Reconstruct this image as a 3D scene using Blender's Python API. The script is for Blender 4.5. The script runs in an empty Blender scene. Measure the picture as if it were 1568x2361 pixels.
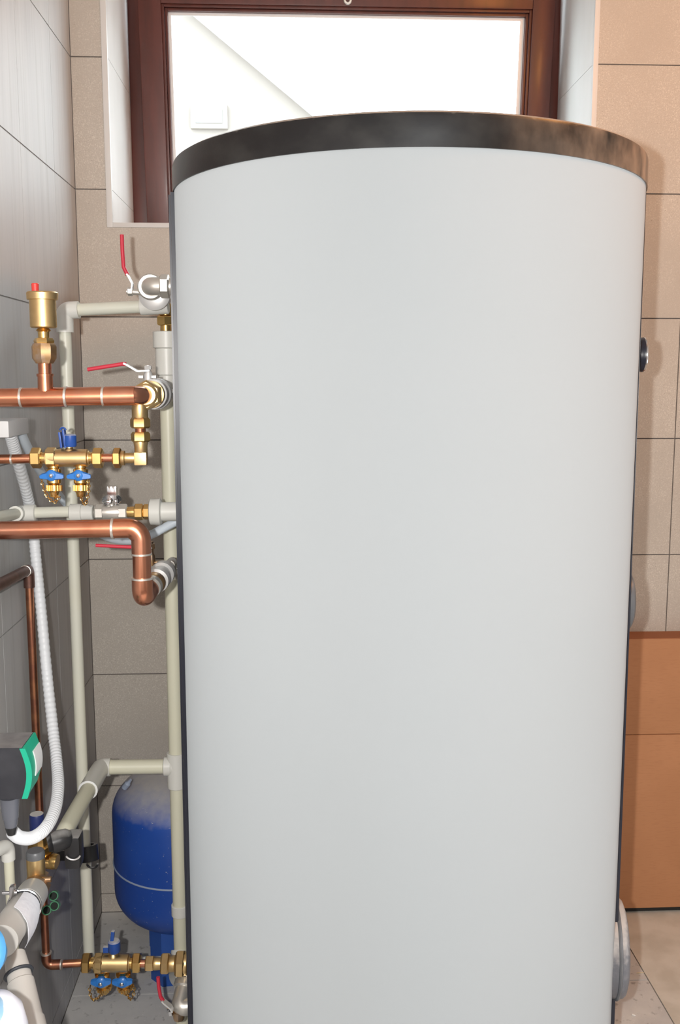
import bpy, bmesh, math, random
from math import sin, cos, radians, pi, sqrt, atan2
from mathutils import Vector, Matrix

SC = bpy.context.scene
C = SC.collection
random.seed(7)

# ------------------------------------------------------------------ camera
F_PX, IW, IH = 2241.0, 1568, 2361
CAM_H, PITCH, YAW = 1.421, radians(8.0), radians(2.6)
cd = bpy.data.cameras.new('camera')
cam = bpy.data.objects.new('camera', cd)
C.objects.link(cam)
cd.sensor_fit = 'VERTICAL'
cd.sensor_height = 36.0
cd.lens = F_PX / IH * 36.0
cd.clip_start = 0.02
cam.location = (0, 0, CAM_H)
cam.rotation_euler = (pi / 2 - PITCH, 0, -YAW)
SC.camera = cam

# ------------------------------------------------------------------ world, lights, exposure
W = bpy.data.worlds.new('world')
SC.world = W
W.use_nodes = True
bg = W.node_tree.nodes['Background']
bg.inputs['Color'].default_value = (0.84, 0.93, 1.0, 1)
bg.inputs['Strength'].default_value = 8.0


def light(name, kind, loc, power, col, size=0.1, rot=None, size_y=None):
    ld = bpy.data.lights.new(name, kind)
    ld.energy = power
    ld.color = col
    if kind == 'AREA':
        ld.shape = 'RECTANGLE' if size_y else 'DISK'
        ld.size = size
        if size_y:
            ld.size_y = size_y
    elif kind in ('POINT', 'SPOT'):
        ld.shadow_soft_size = size
    o = bpy.data.objects.new(name, ld)
    C.objects.link(o)
    o.location = loc
    if rot:
        o.rotation_euler = rot
    return o


# the photographer's flash, beside the lens (camera held upright)
light('camera_flash', 'POINT', (-0.085, -0.02, CAM_H + 0.02), 96, (1.0, 0.97, 0.93), 0.012)
# added neutral fill light high behind the camera, no such lamp known
light('rear_fill', 'AREA', (0.35, -1.2, 2.70), 18, (0.90, 0.96, 1.0), 0.9, (radians(30), 0, 0), 0.9)
# added cool fill light at the right, turned towards the tank; no door there
light('side_fill', 'AREA', (2.2, 0.6, 0.85), 27, (0.82, 0.92, 1.0), 1.0, (radians(90), 0, radians(90 + 25.5)), 1.5)
# warm ceiling bulb on the right
light('warm_bulb', 'POINT', (0.98, 1.25, 2.39), 23, (1.0, 0.38, 0.07), 0.09)

vs = SC.view_settings
vs.view_transform = 'Standard'
vs.look = 'None'
vs.gamma = 1.0
vs.use_curve_mapping = False
vs.exposure = 0.0
SC.cycles.max_bounces = 10
SC.cycles.sample_clamp_indirect = 6.0
SC.cycles.caustics_reflective = False
SC.cycles.caustics_refractive = False


# ------------------------------------------------------------------ pixel -> place in the room
def ray(px, py):
    u = (px - IW / 2) / F_PX
    v = (IH / 2 - py) / F_PX
    y = cos(PITCH) + sin(PITCH) * v
    z = -sin(PITCH) + cos(PITCH) * v
    return Vector((u * cos(YAW) + y * sin(YAW), -u * sin(YAW) + y * cos(YAW), z))


def P(px, py, Y):
    r = ray(px, py)
    t = Y / r.y
    return Vector((r.x * t, Y, CAM_H + r.z * t))


def MPP(p):
    """metres per photograph pixel at point p"""
    b = p.x * sin(YAW) + p.y * cos(YAW)
    return (b * cos(PITCH) - (p.z - CAM_H) * sin(PITCH)) / F_PX


# ------------------------------------------------------------------ materials
def mat(name, col, rough=0.5, metal=0.0, spec=0.5, noise=None, bump=None, coat=0.0, trans=0.0):
    """noise = (scale, colour2, low, high[, stretch]); bump = (scale, strength, distance)"""
    m = bpy.data.materials.new(name)
    m.use_nodes = True
    nt = m.node_tree
    b = nt.nodes['Principled BSDF']
    b.inputs['Base Color'].default_value = (*col, 1)
    b.inputs['Roughness'].default_value = rough
    b.inputs['Metallic'].default_value = metal
    b.inputs['Specular IOR Level'].default_value = spec
    if coat:
        b.inputs['Coat Weight'].default_value = coat
        b.inputs['Coat Roughness'].default_value = 0.15
    if trans:
        b.inputs['Transmission Weight'].default_value = trans
    tc = nt.nodes.new('ShaderNodeTexCoord')
    g = nt.nodes.new('ShaderNodeNewGeometry')
    m['geo'] = 1
    if noise:
        add_noise(nt, b, g.outputs['Position'], col, *noise)
    if bump:
        n = nt.nodes.new('ShaderNodeTexNoise')
        n.inputs['Scale'].default_value = bump[0]
        n.inputs['Detail'].default_value = 4
        nt.links.new(g.outputs['Position'], n.inputs['Vector'])
        bp = nt.nodes.new('ShaderNodeBump')
        bp.inputs['Strength'].default_value = bump[1]
        bp.inputs['Distance'].default_value = bump[2]
        nt.links.new(n.outputs['Fac'], bp.inputs['Height'])
        nt.links.new(bp.outputs['Normal'], b.inputs['Normal'])
    return m


def noise_fac(nt, vec, scale, lo, hi, stretch=(1, 1, 1), detail=4):
    mp = nt.nodes.new('ShaderNodeMapping')
    mp.inputs['Scale'].default_value = stretch
    nt.links.new(vec, mp.inputs['Vector'])
    n = nt.nodes.new('ShaderNodeTexNoise')
    n.inputs['Scale'].default_value = scale
    n.inputs['Detail'].default_value = detail
    nt.links.new(mp.outputs['Vector'], n.inputs['Vector'])
    mr = nt.nodes.new('ShaderNodeMapRange')
    mr.inputs['From Min'].default_value = lo
    mr.inputs['From Max'].default_value = hi
    nt.links.new(n.outputs['Fac'], mr.inputs['Value'])
    return mr.outputs['Result']


def add_noise(nt, b, vec, col, scale, col2, lo=0.35, hi=0.65, stretch=(1, 1, 1)):
    f = noise_fac(nt, vec, scale, lo, hi, stretch)
    mx = nt.nodes.new('ShaderNodeMix')
    mx.data_type = 'RGBA'
    nt.links.new(f, mx.inputs['Factor'])
    prev = b.inputs['Base Color'].links[0].from_socket if b.inputs['Base Color'].is_linked else None
    if prev:
        nt.links.new(prev, mx.inputs['A'])
    else:
        mx.inputs['A'].default_value = (*col, 1)
    mx.inputs['B'].default_value = (*col2, 1)
    nt.links.new(mx.outputs['Result'], b.inputs['Base Color'])
    return mx


def more_noise(m, *a):
    nt = m.node_tree
    g = [n for n in nt.nodes if n.type == 'NEW_GEOMETRY'][0]
    add_noise(nt, nt.nodes['Principled BSDF'], g.outputs['Position'], (1, 1, 1), *a)
    return m


def dust(m, col, lo, hi, scale=30, amount=0.25):
    """settled dust: more on faces that look upward"""
    nt = m.node_tree
    b = nt.nodes['Principled BSDF']
    g = [n for n in nt.nodes if n.type == 'NEW_GEOMETRY'][0]
    sx = nt.nodes.new('ShaderNodeSeparateXYZ')
    nt.links.new(g.outputs['Normal'], sx.inputs[0])
    n = nt.nodes.new('ShaderNodeTexNoise')
    n.inputs['Scale'].default_value = scale
    n.inputs['Detail'].default_value = 6
    nt.links.new(g.outputs['Position'], n.inputs['Vector'])
    ma = nt.nodes.new('ShaderNodeMath')
    ma.operation = 'MULTIPLY_ADD'
    nt.links.new(n.outputs['Fac'], ma.inputs[0])
    ma.inputs[1].default_value = amount * 2
    nt.links.new(sx.outputs['Z'], ma.inputs[2])
    mr = nt.nodes.new('ShaderNodeMapRange')
    mr.inputs['From Min'].default_value = lo + amount
    mr.inputs['From Max'].default_value = hi + amount
    nt.links.new(ma.outputs[0], mr.inputs['Value'])
    mx = nt.nodes.new('ShaderNodeMix')
    mx.data_type = 'RGBA'
    nt.links.new(mr.outputs['Result'], mx.inputs['Factor'])
    bc = b.inputs['Base Color']
    if bc.is_linked:
        nt.links.new(bc.links[0].from_socket, mx.inputs['A'])
    else:
        mx.inputs['A'].default_value = bc.default_value
    mx.inputs['B'].default_value = (*col, 1)
    nt.links.new(mx.outputs['Result'], bc)
    return m


M = {}
M['grout'] = mat('grout', (0.17, 0.15, 0.14), 0.9)
M['grout_left'] = mat('grout_left', (0.32, 0.31, 0.30), 0.9)
M['granite_tile'] = mat('granite_tile', (0.515, 0.468, 0.415), 0.5, spec=0.3,
                        noise=(430, (0.645, 0.60, 0.535), 0.52, 0.66))
more_noise(M['granite_tile'], 300, (0.33, 0.285, 0.24), 0.60, 0.72)
more_noise(M['granite_tile'], 5, (0.47, 0.427, 0.378), 0.40, 0.75)
M['grey_tile'] = mat('grey_tile', (0.48, 0.48, 0.485), 0.50, spec=0.33,
                     noise=(9, (0.515, 0.512, 0.51), 0.35, 0.7, (1, 2.5, 0.25)))
more_noise(M['grey_tile'], 25, (0.425, 0.42, 0.415), 0.5, 0.8, (1, 3, 0.12))
M['reveal_tile'] = mat('reveal_tile', (0.82, 0.81, 0.79), 0.25, noise=(14, (0.86, 0.85, 0.84), 0.4, 0.7, (1, 1, 0.3)))
M['floor_tile'] = mat('floor_tile', (0.54, 0.53, 0.52), 0.55, noise=(11, (0.64, 0.625, 0.60), 0.4, 0.65))
more_noise(M['floor_tile'], 260, (0.80, 0.78, 0.76), 0.66, 0.72)
more_noise(M['floor_tile'], 55, (0.32, 0.31, 0.30), 0.60, 0.72)
M['floor_tile_beige'] = mat('floor_tile_beige', (0.66, 0.62, 0.55), 0.55, noise=(14, (0.56, 0.52, 0.45), 0.4, 0.65))
more_noise(M['floor_tile_beige'], 120, (0.62, 0.57, 0.5), 0.64, 0.72)
M['plaster'] = mat('plaster', (0.50, 0.49, 0.47), 0.9, bump=(60, 0.2, 0.002))
M['white_trim'] = mat('white_trim', (0.66, 0.65, 0.64), 0.4)
M['mahogany'] = mat('mahogany', (0.088, 0.019, 0.012), 0.40, spec=0.40,
                    noise=(40, (0.062, 0.014, 0.009), 0.4, 0.7, (1, 1, 0.08)), coat=0.06)
M['jacket'] = mat('jacket', (0.388, 0.413, 0.43), 0.8, spec=0.15, noise=(2.2, (0.381, 0.407, 0.424), 0.4, 0.6))
M['jacket'].node_tree.nodes['Principled BSDF'].inputs['Diffuse Roughness'].default_value = 1.0
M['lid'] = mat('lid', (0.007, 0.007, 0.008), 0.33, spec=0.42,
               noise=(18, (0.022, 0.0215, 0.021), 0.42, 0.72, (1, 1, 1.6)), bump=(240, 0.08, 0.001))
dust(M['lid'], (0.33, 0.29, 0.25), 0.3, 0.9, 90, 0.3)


def warm_lit_side(m, col, x0, x1, scale):
    """warm lamp light painted into one side of the lid colour, with dusty mottling"""
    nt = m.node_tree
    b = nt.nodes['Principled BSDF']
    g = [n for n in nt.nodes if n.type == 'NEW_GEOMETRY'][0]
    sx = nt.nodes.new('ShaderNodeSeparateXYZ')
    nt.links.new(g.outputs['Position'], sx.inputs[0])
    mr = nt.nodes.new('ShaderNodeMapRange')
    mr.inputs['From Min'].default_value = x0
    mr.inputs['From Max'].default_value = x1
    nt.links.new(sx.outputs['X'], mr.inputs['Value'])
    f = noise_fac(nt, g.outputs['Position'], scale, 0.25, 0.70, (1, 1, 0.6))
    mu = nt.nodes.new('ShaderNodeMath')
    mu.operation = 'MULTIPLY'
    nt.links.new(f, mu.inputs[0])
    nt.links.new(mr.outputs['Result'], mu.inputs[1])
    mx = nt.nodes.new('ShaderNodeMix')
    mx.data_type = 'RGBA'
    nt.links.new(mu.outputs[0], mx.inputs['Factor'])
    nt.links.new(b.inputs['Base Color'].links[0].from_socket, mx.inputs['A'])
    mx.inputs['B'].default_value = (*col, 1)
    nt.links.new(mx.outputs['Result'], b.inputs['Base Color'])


warm_lit_side(M['lid'], (0.40, 0.29, 0.21), 0.26, 0.60, 26)  # lamp warmth painted on the right of the lid, over the dust
M['strip'] = mat('strip', (0.016, 0.018, 0.030), 0.35)
M['strip_web'] = mat('strip_web', (0.085, 0.09, 0.115), 0.4)
M['flange_grey'] = mat('flange_grey', (0.12, 0.125, 0.135), 0.38, noise=(30, (0.16, 0.165, 0.175), 0.4, 0.7))
M['flange_dusty'] = mat('flange_dusty', (0.14, 0.145, 0.165), 0.42, noise=(60, (0.2, 0.2, 0.215), 0.45, 0.7))
dust(M['flange_dusty'], (0.48, 0.45, 0.43), 0.15, 0.75, 120, 0.3)
M['chrome'] = mat('chrome', (0.80, 0.80, 0.82), 0.13, 1.0)
M['nickel'] = mat('nickel', (0.70, 0.67, 0.62), 0.38, 0.75, bump=(500, 0.05, 0.0005))
M['zinc'] = mat('zinc', (0.76, 0.75, 0.74), 0.42, 0.45)
M['brass'] = mat('brass', (0.80, 0.53, 0.20), 0.27, 1.0, noise=(35, (0.70, 0.44, 0.17), 0.4, 0.7))
M['brass_matt'] = mat('brass_matt', (0.76, 0.55, 0.27), 0.40, 1.0, noise=(50, (0.68, 0.48, 0.24), 0.4, 0.7))
M['brass_old'] = mat('brass_old', (0.60, 0.38, 0.20), 0.40, 1.0, noise=(60, (0.66, 0.50, 0.38), 0.45, 0.65))
M['copper'] = mat('copper', (0.74, 0.31, 0.18), 0.25, 1.0, noise=(28, (0.62, 0.23, 0.13), 0.4, 0.7))
more_noise(M['copper'], 9, (0.66, 0.33, 0.23), 0.5, 0.75)
M['copper_dull'] = mat('copper_dull', (0.40, 0.17, 0.11), 0.36, 1.0, noise=(30, (0.58, 0.26, 0.14), 0.45, 0.65))
M['copper_dark'] = mat('copper_dark', (0.16, 0.085, 0.07), 0.45, 0.8, noise=(40, (0.25, 0.13, 0.10), 0.45, 0.7))
M['solder'] = mat('solder', (0.80, 0.76, 0.70), 0.38, 0.85, noise=(120, (0.6, 0.5, 0.42), 0.5, 0.75))
M['ppr'] = mat('ppr', (0.70, 0.695, 0.60), 0.40, noise=(12, (0.74, 0.72, 0.60), 0.4, 0.7))
M['ppr_cream'] = mat('ppr_cream', (0.72, 0.70, 0.55), 0.40, noise=(10, (0.70, 0.68, 0.54), 0.4, 0.7))
M['union_grey'] = mat('union_grey', (0.50, 0.49, 0.465), 0.38)
M['ppr_fit'] = mat('ppr_fit', (0.72, 0.71, 0.665), 0.38)
M['white_plastic'] = mat('white_plastic', (0.80, 0.80, 0.80), 0.4)
M['grey_plastic'] = mat('grey_plastic', (0.60, 0.59, 0.59), 0.45)
M['hose'] = mat('hose', (0.82, 0.84, 0.87), 0.42)
M['tube_blue'] = mat('tube_blue', (0.66, 0.73, 0.80), 0.35)
M['red_grip'] = mat('red_grip', (0.62, 0.035, 0.065), 0.38)
M['red_cap'] = mat('red_cap', (0.78, 0.06, 0.05), 0.4)
M['blue_handle'] = mat('blue_handle', (0.035, 0.20, 0.60), 0.32)
M['blue_cap'] = mat('blue_cap', (0.022, 0.085, 0.36), 0.38)
dust(M['blue_cap'], (0.60, 0.58, 0.56), 0.45, 0.95, 80, 0.2)
M['navy_cap'] = mat('navy_cap', (0.018, 0.03, 0.13), 0.4)
dust(M['navy_cap'], (0.55, 0.54, 0.52), 0.7, 0.95, 80, 0.1)
M['blue_paint'] = mat('blue_paint', (0.018, 0.072, 0.36), 0.33, noise=(6, (0.022, 0.085, 0.40), 0.4, 0.7))
dust(M['blue_paint'], (0.46, 0.45, 0.45), 0.22, 1.0, 60, 0.18)
more_noise(M['blue_paint'], 160, (0.5, 0.5, 0.52), 0.69, 0.75)
M['blue_leg'] = mat('blue_leg', (0.020, 0.085, 0.36), 0.4)
M['seam_line'] = mat('seam_line', (0.34, 0.40, 0.52), 0.45)
M['black_plastic'] = mat('black_plastic', (0.020, 0.020, 0.022), 0.38)
dust(M['black_plastic'], (0.36, 0.35, 0.34), 0.55, 1.1, 70, 0.25)
M['pump_black'] = mat('pump_black', (0.028, 0.029, 0.036), 0.42, noise=(25, (0.045, 0.046, 0.054), 0.4, 0.7))
dust(M['pump_black'], (0.27, 0.26, 0.26), 0.7, 1.1, 50, 0.2)
M['pump_green'] = mat('pump_green', (0.012, 0.42, 0.26), 0.38)
M['rubber'] = mat('rubber', (0.03, 0.035, 0.045), 0.55)
M['smoke_plastic'] = mat('smoke_plastic', (0.20, 0.21, 0.25), 0.2, trans=0.35)
M['green_plastic'] = mat('green_plastic', (0.10, 0.30, 0.17), 0.4)
M['bore_dark'] = mat('bore_dark', (0.008, 0.012, 0.009), 0.8)
M['paper'] = mat('paper', (0.86, 0.88, 0.94), 0.75, noise=(70, (0.78, 0.80, 0.87), 0.4, 0.7), bump=(90, 0.4, 0.002))
M['card'] = mat('card', (0.455, 0.212, 0.098), 0.75, noise=(7, (0.49, 0.232, 0.110), 0.4, 0.7))
more_noise(M['card'], 40, (0.42, 0.19, 0.088), 0.5, 0.8, (1, 1, 6))
M['card_shaded'] = mat('card_shaded', (0.30, 0.11, 0.045), 0.8)  # cardboard with the shade of the top face put into the colour
M['gap_shade'] = mat('gap_shade', (0.02, 0.018, 0.016), 0.8)  # near black for the shade under the box
M['can_white'] = mat('can_white', (0.74, 0.78, 0.88), 0.35)
M['can_blue'] = mat('can_blue', (0.10, 0.40, 0.80), 0.3)
M['can_lightblue'] = mat('can_lightblue', (0.28, 0.58, 0.86), 0.35, noise=(9, (0.70, 0.78, 0.90), 0.5, 0.7))
M['house_wall'] = mat('house_wall', (0.275, 0.238, 0.212), 0.9)
M['house_roof'] = mat('house_roof', (0.50, 0.46, 0.44), 0.9)
M['house_win'] = mat('house_win', (0.21, 0.205, 0.20), 0.6)
M['yard'] = mat('yard', (0.45, 0.45, 0.43), 0.95, noise=(2, (0.38, 0.38, 0.36), 0.4, 0.6))
M['straw'] = mat('straw', (0.62, 0.50, 0.32), 0.8)
M['chip'] = mat('chip', (0.78, 0.76, 0.72), 0.8)


def glass_mat():
    m = bpy.data.materials.new('window_glass')
    m.use_nodes = True
    nt = m.node_tree
    nt.nodes.clear()
    o = nt.nodes.new('ShaderNodeOutputMaterial')
    t = nt.nodes.new('ShaderNodeBsdfTransparent')
    t.inputs['Color'].default_value = (0.95, 0.97, 0.96, 1)
    g = nt.nodes.new('ShaderNodeBsdfGlossy')
    g.inputs['Roughness'].default_value = 0.02
    f = nt.nodes.new('ShaderNodeFresnel')
    ge = nt.nodes.new('ShaderNodeNewGeometry')
    mr = nt.nodes.new('ShaderNodeMapRange')
    mr.inputs['To Min'].default_value = 1.45
    mr.inputs['To Max'].default_value = 1 / 1.45
    nt.links.new(ge.outputs['Backfacing'], mr.inputs['Value'])
    nt.links.new(mr.outputs['Result'], f.inputs['IOR'])
    mx = nt.nodes.new('ShaderNodeMixShader')
    nt.links.new(f.outputs[0], mx.inputs[0])
    nt.links.new(t.outputs[0], mx.inputs[1])
    nt.links.new(g.outputs[0], mx.inputs[2])
    nt.links.new(mx.outputs[0], o.inputs['Surface'])
    return m


M['glass'] = glass_mat()


# ------------------------------------------------------------------ object helpers
def tag(o, label=None, cat=None, group=None, kind=None):
    if label:
        o['label'] = label
    if cat:
        o['category'] = cat
    if group:
        o['group'] = group
    if kind:
        o['kind'] = kind
    return o


def root_loc(o):
    l = Vector((0, 0, 0))
    while o:
        l = l + o.location
        o = o.parent
    return l


def obj(name, bm, m, parent=None, origin=None, label=None, smooth=35):
    """link bm (built in world coordinates) as one mesh object"""
    off = root_loc(parent) if parent else Vector((0, 0, 0))
    if origin is not None:
        off = off + (Vector(origin) - off)
    bmesh.ops.translate(bm, verts=bm.verts, vec=-off)
    bmesh.ops.recalc_face_normals(bm, faces=bm.faces)
    me = bpy.data.meshes.new(name)
    bm.to_mesh(me)
    bm.free()
    if smooth:
        for p in me.polygons:
            p.use_smooth = True
        me.set_sharp_from_angle(angle=radians(smooth))
    ms = m if isinstance(m, (list, tuple)) else [m]
    for x in ms:
        me.materials.append(M[x] if isinstance(x, str) else x)
    o = bpy.data.objects.new(name, me)
    C.objects.link(o)
    if parent:
        o.parent = parent
        o.location = off - root_loc(parent)
    else:
        o.location = off
    if label:
        o['label'] = label
    return o


def thing(name, label, cat, loc=(0, 0, 0), group=None, kind=None):
    o = bpy.data.objects.new(name, None)
    o.empty_display_size = 0.05
    C.objects.link(o)
    o.location = loc
    return tag(o, label, cat, group, kind)


# ---- shapes (all add to a bmesh, world coordinates)
def frame_of(d):
    d = d.normalized()
    up = Vector((0, 0, 1)) if abs(d.z) < 0.9 else Vector((0, 1, 0))
    a = d.cross(up).normalized()
    b = a.cross(d).normalized()
    return a, b


def box(bm, lo, hi, bev=0.0, rot=None, piv=None):
    lo, hi = Vector(lo), Vector(hi)
    r = bmesh.ops.create_cube(bm, size=1.0)
    vs_ = r['verts']
    for v in vs_:
        v.co = Vector(((v.co.x + .5) * (hi.x - lo.x) + lo.x, (v.co.y + .5) * (hi.y - lo.y) + lo.y,
                       (v.co.z + .5) * (hi.z - lo.z) + lo.z))
    if bev:
        es = list({e for v in vs_ for e in v.link_edges})
        r2 = bmesh.ops.bevel(bm, geom=es, offset=bev, segments=2, affect='EDGES', profile=0.7)
        vs_ = list({v for f in r2['faces'] for v in f.verts} | {v for v in vs_ if v.is_valid})
    if rot is not None:
        bmesh.ops.rotate(bm, verts=[v for v in vs_ if v.is_valid], cent=piv or (lo + hi) / 2, matrix=rot)
    return vs_


def lathe(bm, p0, d, prof, seg=24, phase=0.0, cap=True):
    """prof: list of (t metres along d, radius metres)"""
    d = Vector(d).normalized()
    a, b = frame_of(d)
    rings = []
    for t, r in prof:
        c = Vector(p0) + d * t
        if r < 1e-6:
            rings.append([bm.verts.new(c)])
        else:
            rings.append([bm.verts.new(c + (a * cos(2 * pi * k / seg + phase) + b * sin(2 * pi * k / seg + phase)) * r)
                          for k in range(seg)])
    for r0, r1 in zip(rings, rings[1:]):
        for k in range(seg):
            k2 = (k + 1) % seg
            if len(r0) == 1 and len(r1) == 1:
                continue
            if len(r0) == 1:
                bm.faces.new((r0[0], r1[k2], r1[k]))
            elif len(r1) == 1:
                bm.faces.new((r0[k], r0[k2], r1[0]))
            else:
                bm.faces.new((r0[k], r0[k2], r1[k2], r1[k]))
    if cap:
        for r in (rings[0], rings[-1]):
            if len(r) > 2:
                bm.faces.new(r)


def hexnut(bm, p0, d, t0, t1, r, ch=0.12):
    """hexagon nut with chamfered ends; r = across-corners radius"""
    c = min(r * ch, (t1 - t0) * 0.3)
    lathe(bm, p0, d, [(t0, r * 0.86), (t0 + c, r), (t1 - c, r), (t1, r * 0.86)], 6, pi / 6)


def fillet(pts, rad, n=8):
    pts = [Vector(p) for p in pts]
    out = [pts[0]]
    for i in range(1, len(pts) - 1):
        a, p, b = pts[i - 1], pts[i], pts[i + 1]
        u, v = (a - p).normalized(), (b - p).normalized()
        ang = u.angle(v)
        if ang > pi - 0.03 or rad <= 0:
            out.append(p)
            continue
        dist = min(rad / math.tan(ang / 2), (a - p).length * 0.49, (b - p).length * 0.49)
        rr = dist * math.tan(ang / 2)
        bis = (u + v).normalized()
        cen = p + bis * (rr / sin(ang / 2))
        s, e = p + u * dist - cen, p + v * dist - cen
        for k in range(n + 1):
            out.append(cen + s.normalized().slerp(e.normalized(), k / n) * s.length)
    out.append(pts[-1])
    return out


def smooth_path(pts, n=8):
    """Catmull-Rom through pts"""
    pts = [Vector(p) for p in pts]
    q = [pts[0] * 2 - pts[1]] + pts + [pts[-1] * 2 - pts[-2]]
    out = []
    for i in range(1, len(q) - 2):
        for k in range(n):
            t = k / n
            out.append(0.5 * ((2 * q[i]) + (q[i + 1] - q[i - 1]) * t +
                              (2 * q[i - 1] - 5 * q[i] + 4 * q[i + 1] - q[i + 2]) * t * t +
                              (3 * q[i] - q[i - 1] - 3 * q[i + 1] + q[i + 2]) * t ** 3))
    out.append(pts[-1])
    return out


def tube(bm, pts, r, seg=16, cap=True, rfun=None, flat=None, wdir=None):
    """round tube along pts; flat=(w,t) gives a flat bar, wdir = direction of its width"""
    pts = [Vector(p) for p in pts]
    n = len(pts)
    tan = []
    for i in range(n):
        tan.append((pts[min(i + 1, n - 1)] - pts[max(i - 1, 0)]).normalized())
    a, b = frame_of(tan[0])
    rings = []
    for i in range(n):
        a = (a - tan[i] * a.dot(tan[i])).normalized()
        b = tan[i].cross(a)
        rr = rfun(i) if rfun else r
        if flat:
            w = (Vector(wdir) - tan[i] * Vector(wdir).dot(tan[i])).normalized()
            h = tan[i].cross(w)
            q = [(1, 1), (-1, 1), (-1, -1), (1, -1)]
            rings.append([bm.verts.new(pts[i] + w * (flat[0] / 2 * x) + h * (flat[1] / 2 * y)) for x, y in q])
        else:
            rings.append([bm.verts.new(pts[i] + (a * cos(2 * pi * k / seg) + b * sin(2 * pi * k / seg)) * rr)
                          for k in range(seg)])
    s = len(rings[0])
    for r0, r1 in zip(rings, rings[1:]):
        for k in range(s):
            bm.faces.new((r0[k], r0[(k + 1) % s], r1[(k + 1) % s], r1[k]))
    if cap:
        bm.faces.new(rings[0])
        bm.faces.new(rings[-1])


def torus(bm, c, axis, R, r, seg=16, sub=8, a0=0.0, a1=2 * pi, sx=1.0):
    a, b = frame_of(Vector(axis))
    full = abs(a1 - a0) > 6.28
    n = seg if full else seg + 1
    pts = [Vector(c) + (a * cos(a0 + (a1 - a0) * k / seg) * sx + b * sin(a0 + (a1 - a0) * k / seg)) * R for k in range(n)]
    if not full:
        tube(bm, pts, r, sub)
        return
    rings = []
    ax = Vector(axis).normalized()
    for p in pts:
        o = (p - Vector(c)).normalized()
        rings.append([bm.verts.new(p + (o * cos(2 * pi * j / sub) + ax * sin(2 * pi * j / sub)) * r) for j in range(sub)])
    for i in range(n):
        r0, r1 = rings[i], rings[(i + 1) % n]
        for j in range(sub):
            bm.faces.new((r0[j], r0[(j + 1) % sub], r1[(j + 1) % sub], r1[j]))


def B():
    return bmesh.new()


class Run:
    """a straight run of fittings between two photographed points; t runs 0..1, radii in photo pixels"""

    def __init__(self, a, b):
        self.a, self.b = a, b
        self.d = b - a
        self.L = self.d.length
        self.k = MPP((a + b) / 2)

    def cyl(self, bm, prof, seg=24):
        lathe(bm, self.a, self.d, [(t * self.L, r * self.k) for t, r in prof], seg)

    def hex(self, bm, t0, t1, r):
        hexnut(bm, self.a, self.d, t0 * self.L, t1 * self.L, r * self.k)

    def at(self, t):
        return self.a + self.d * t


# ================================================================== THE ROOM
XL, YB, XR, YR, ZC = -0.527, 2.45, 2.30, -2.0, 2.75
OX0, OX1, OZ0, OZ1 = -0.440, 0.725, 1.787, 2.56      # window opening
FY = 2.77                                            # window frame front

# ---- back wall: slab in grout colour with tiles in front
bm = B()
TB = 2.4535
for lo, hi in (((XL - 0.1, TB, 0), (OX0 - .009, 2.86, ZC)), ((OX1 + .009, TB, 0), (XR + .1, 2.86, ZC)),
               ((OX0 - .009, TB, 0), (OX1 + .009, 2.86, OZ0 - .009)), ((OX0 - .009, TB, OZ1 + .009), (OX1 + .009, 2.86, ZC))):
    box(bm, lo, hi)
wall_back = tag(obj('wall_back', bm, 'grout', smooth=0), 'tiled end wall with the window above the tank', None, None, 'structure')
zj = [0.0] + [0.053 + 0.302 * k for k in range(9)] + [ZC]
xj = [XL, -0.235, 0.368, 0.970, 1.572, 2.174, XR]
G = 0.0014
TRX0, TRX1, TRZ0 = -0.453, 0.737, 1.776              # outer edges of the white corner trim


def tile(name, lo, hi, m, parent, bev=0.0012):
    bm = B()
    box(bm, lo, hi)
    obj(name, bm, m, parent, origin=((lo[0] + hi[0]) / 2, (lo[1] + hi[1]) / 2, (lo[2] + hi[2]) / 2), smooth=0)


for i in range(len(xj) - 1):
    for j in range(len(zj) - 1):
        x0, x1, z0, z1 = xj[i] + G, xj[i + 1] - G, zj[j] + G, zj[j + 1] - G
        if z1 <= TRZ0 or x1 <= TRX0 or x0 >= TRX1 or z0 >= OZ1 + .011:
            rects = [(x0, x1, z0, z1)]
        else:
            rects = []
            if x0 < TRX0:
                rects.append((x0, TRX0, z0, z1))
            if x1 > TRX1:
                rects.append((TRX1, x1, z0, z1))
            cx0, cx1 = max(x0, TRX0), min(x1, TRX1)
            if z0 < TRZ0:
                rects.append((cx0, cx1, z0, TRZ0))
            if z1 > OZ1 + .011:
                rects.append((cx0, cx1, OZ1 + .011, z1))
        for a, b_, c, d in rects:
            if b_ - a > 0.004 and d - c > 0.004:
                tile('tile', (a, YB, c), (b_, TB + .001, d), 'granite_tile', wall_back)

# ---- reveal tiles (jambs, sill, lintel) as pieces of the back wall
rz = [OZ0] + [z for z in zj if OZ0 + .02 < z < OZ1] + [OZ1]
for z0, z1 in zip(rz, rz[1:]):
    tile('tile', (OX0 - .009, YB + .001, z0 + G / 2), (OX0, FY + .02, z1 - G / 2), 'reveal_tile', wall_back)
    tile('tile', (OX1, YB + .001, z0 + G / 2), (OX1 + .009, FY + .02, z1 - G / 2), 'reveal_tile', wall_back)
for x0, x1 in ((OX0, -0.05), (-0.05, 0.33), (0.33, OX1)):
    tile('tile', (x0 + G / 2, YB + .001, OZ0 - .009), (x1 - G / 2, FY + .02, OZ0), 'reveal_tile', wall_back)
    tile('tile', (x0 + G / 2, YB + .001, OZ1), (x1 - G / 2, FY + .02, OZ1 + .009), 'reveal_tile', wall_back)

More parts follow.
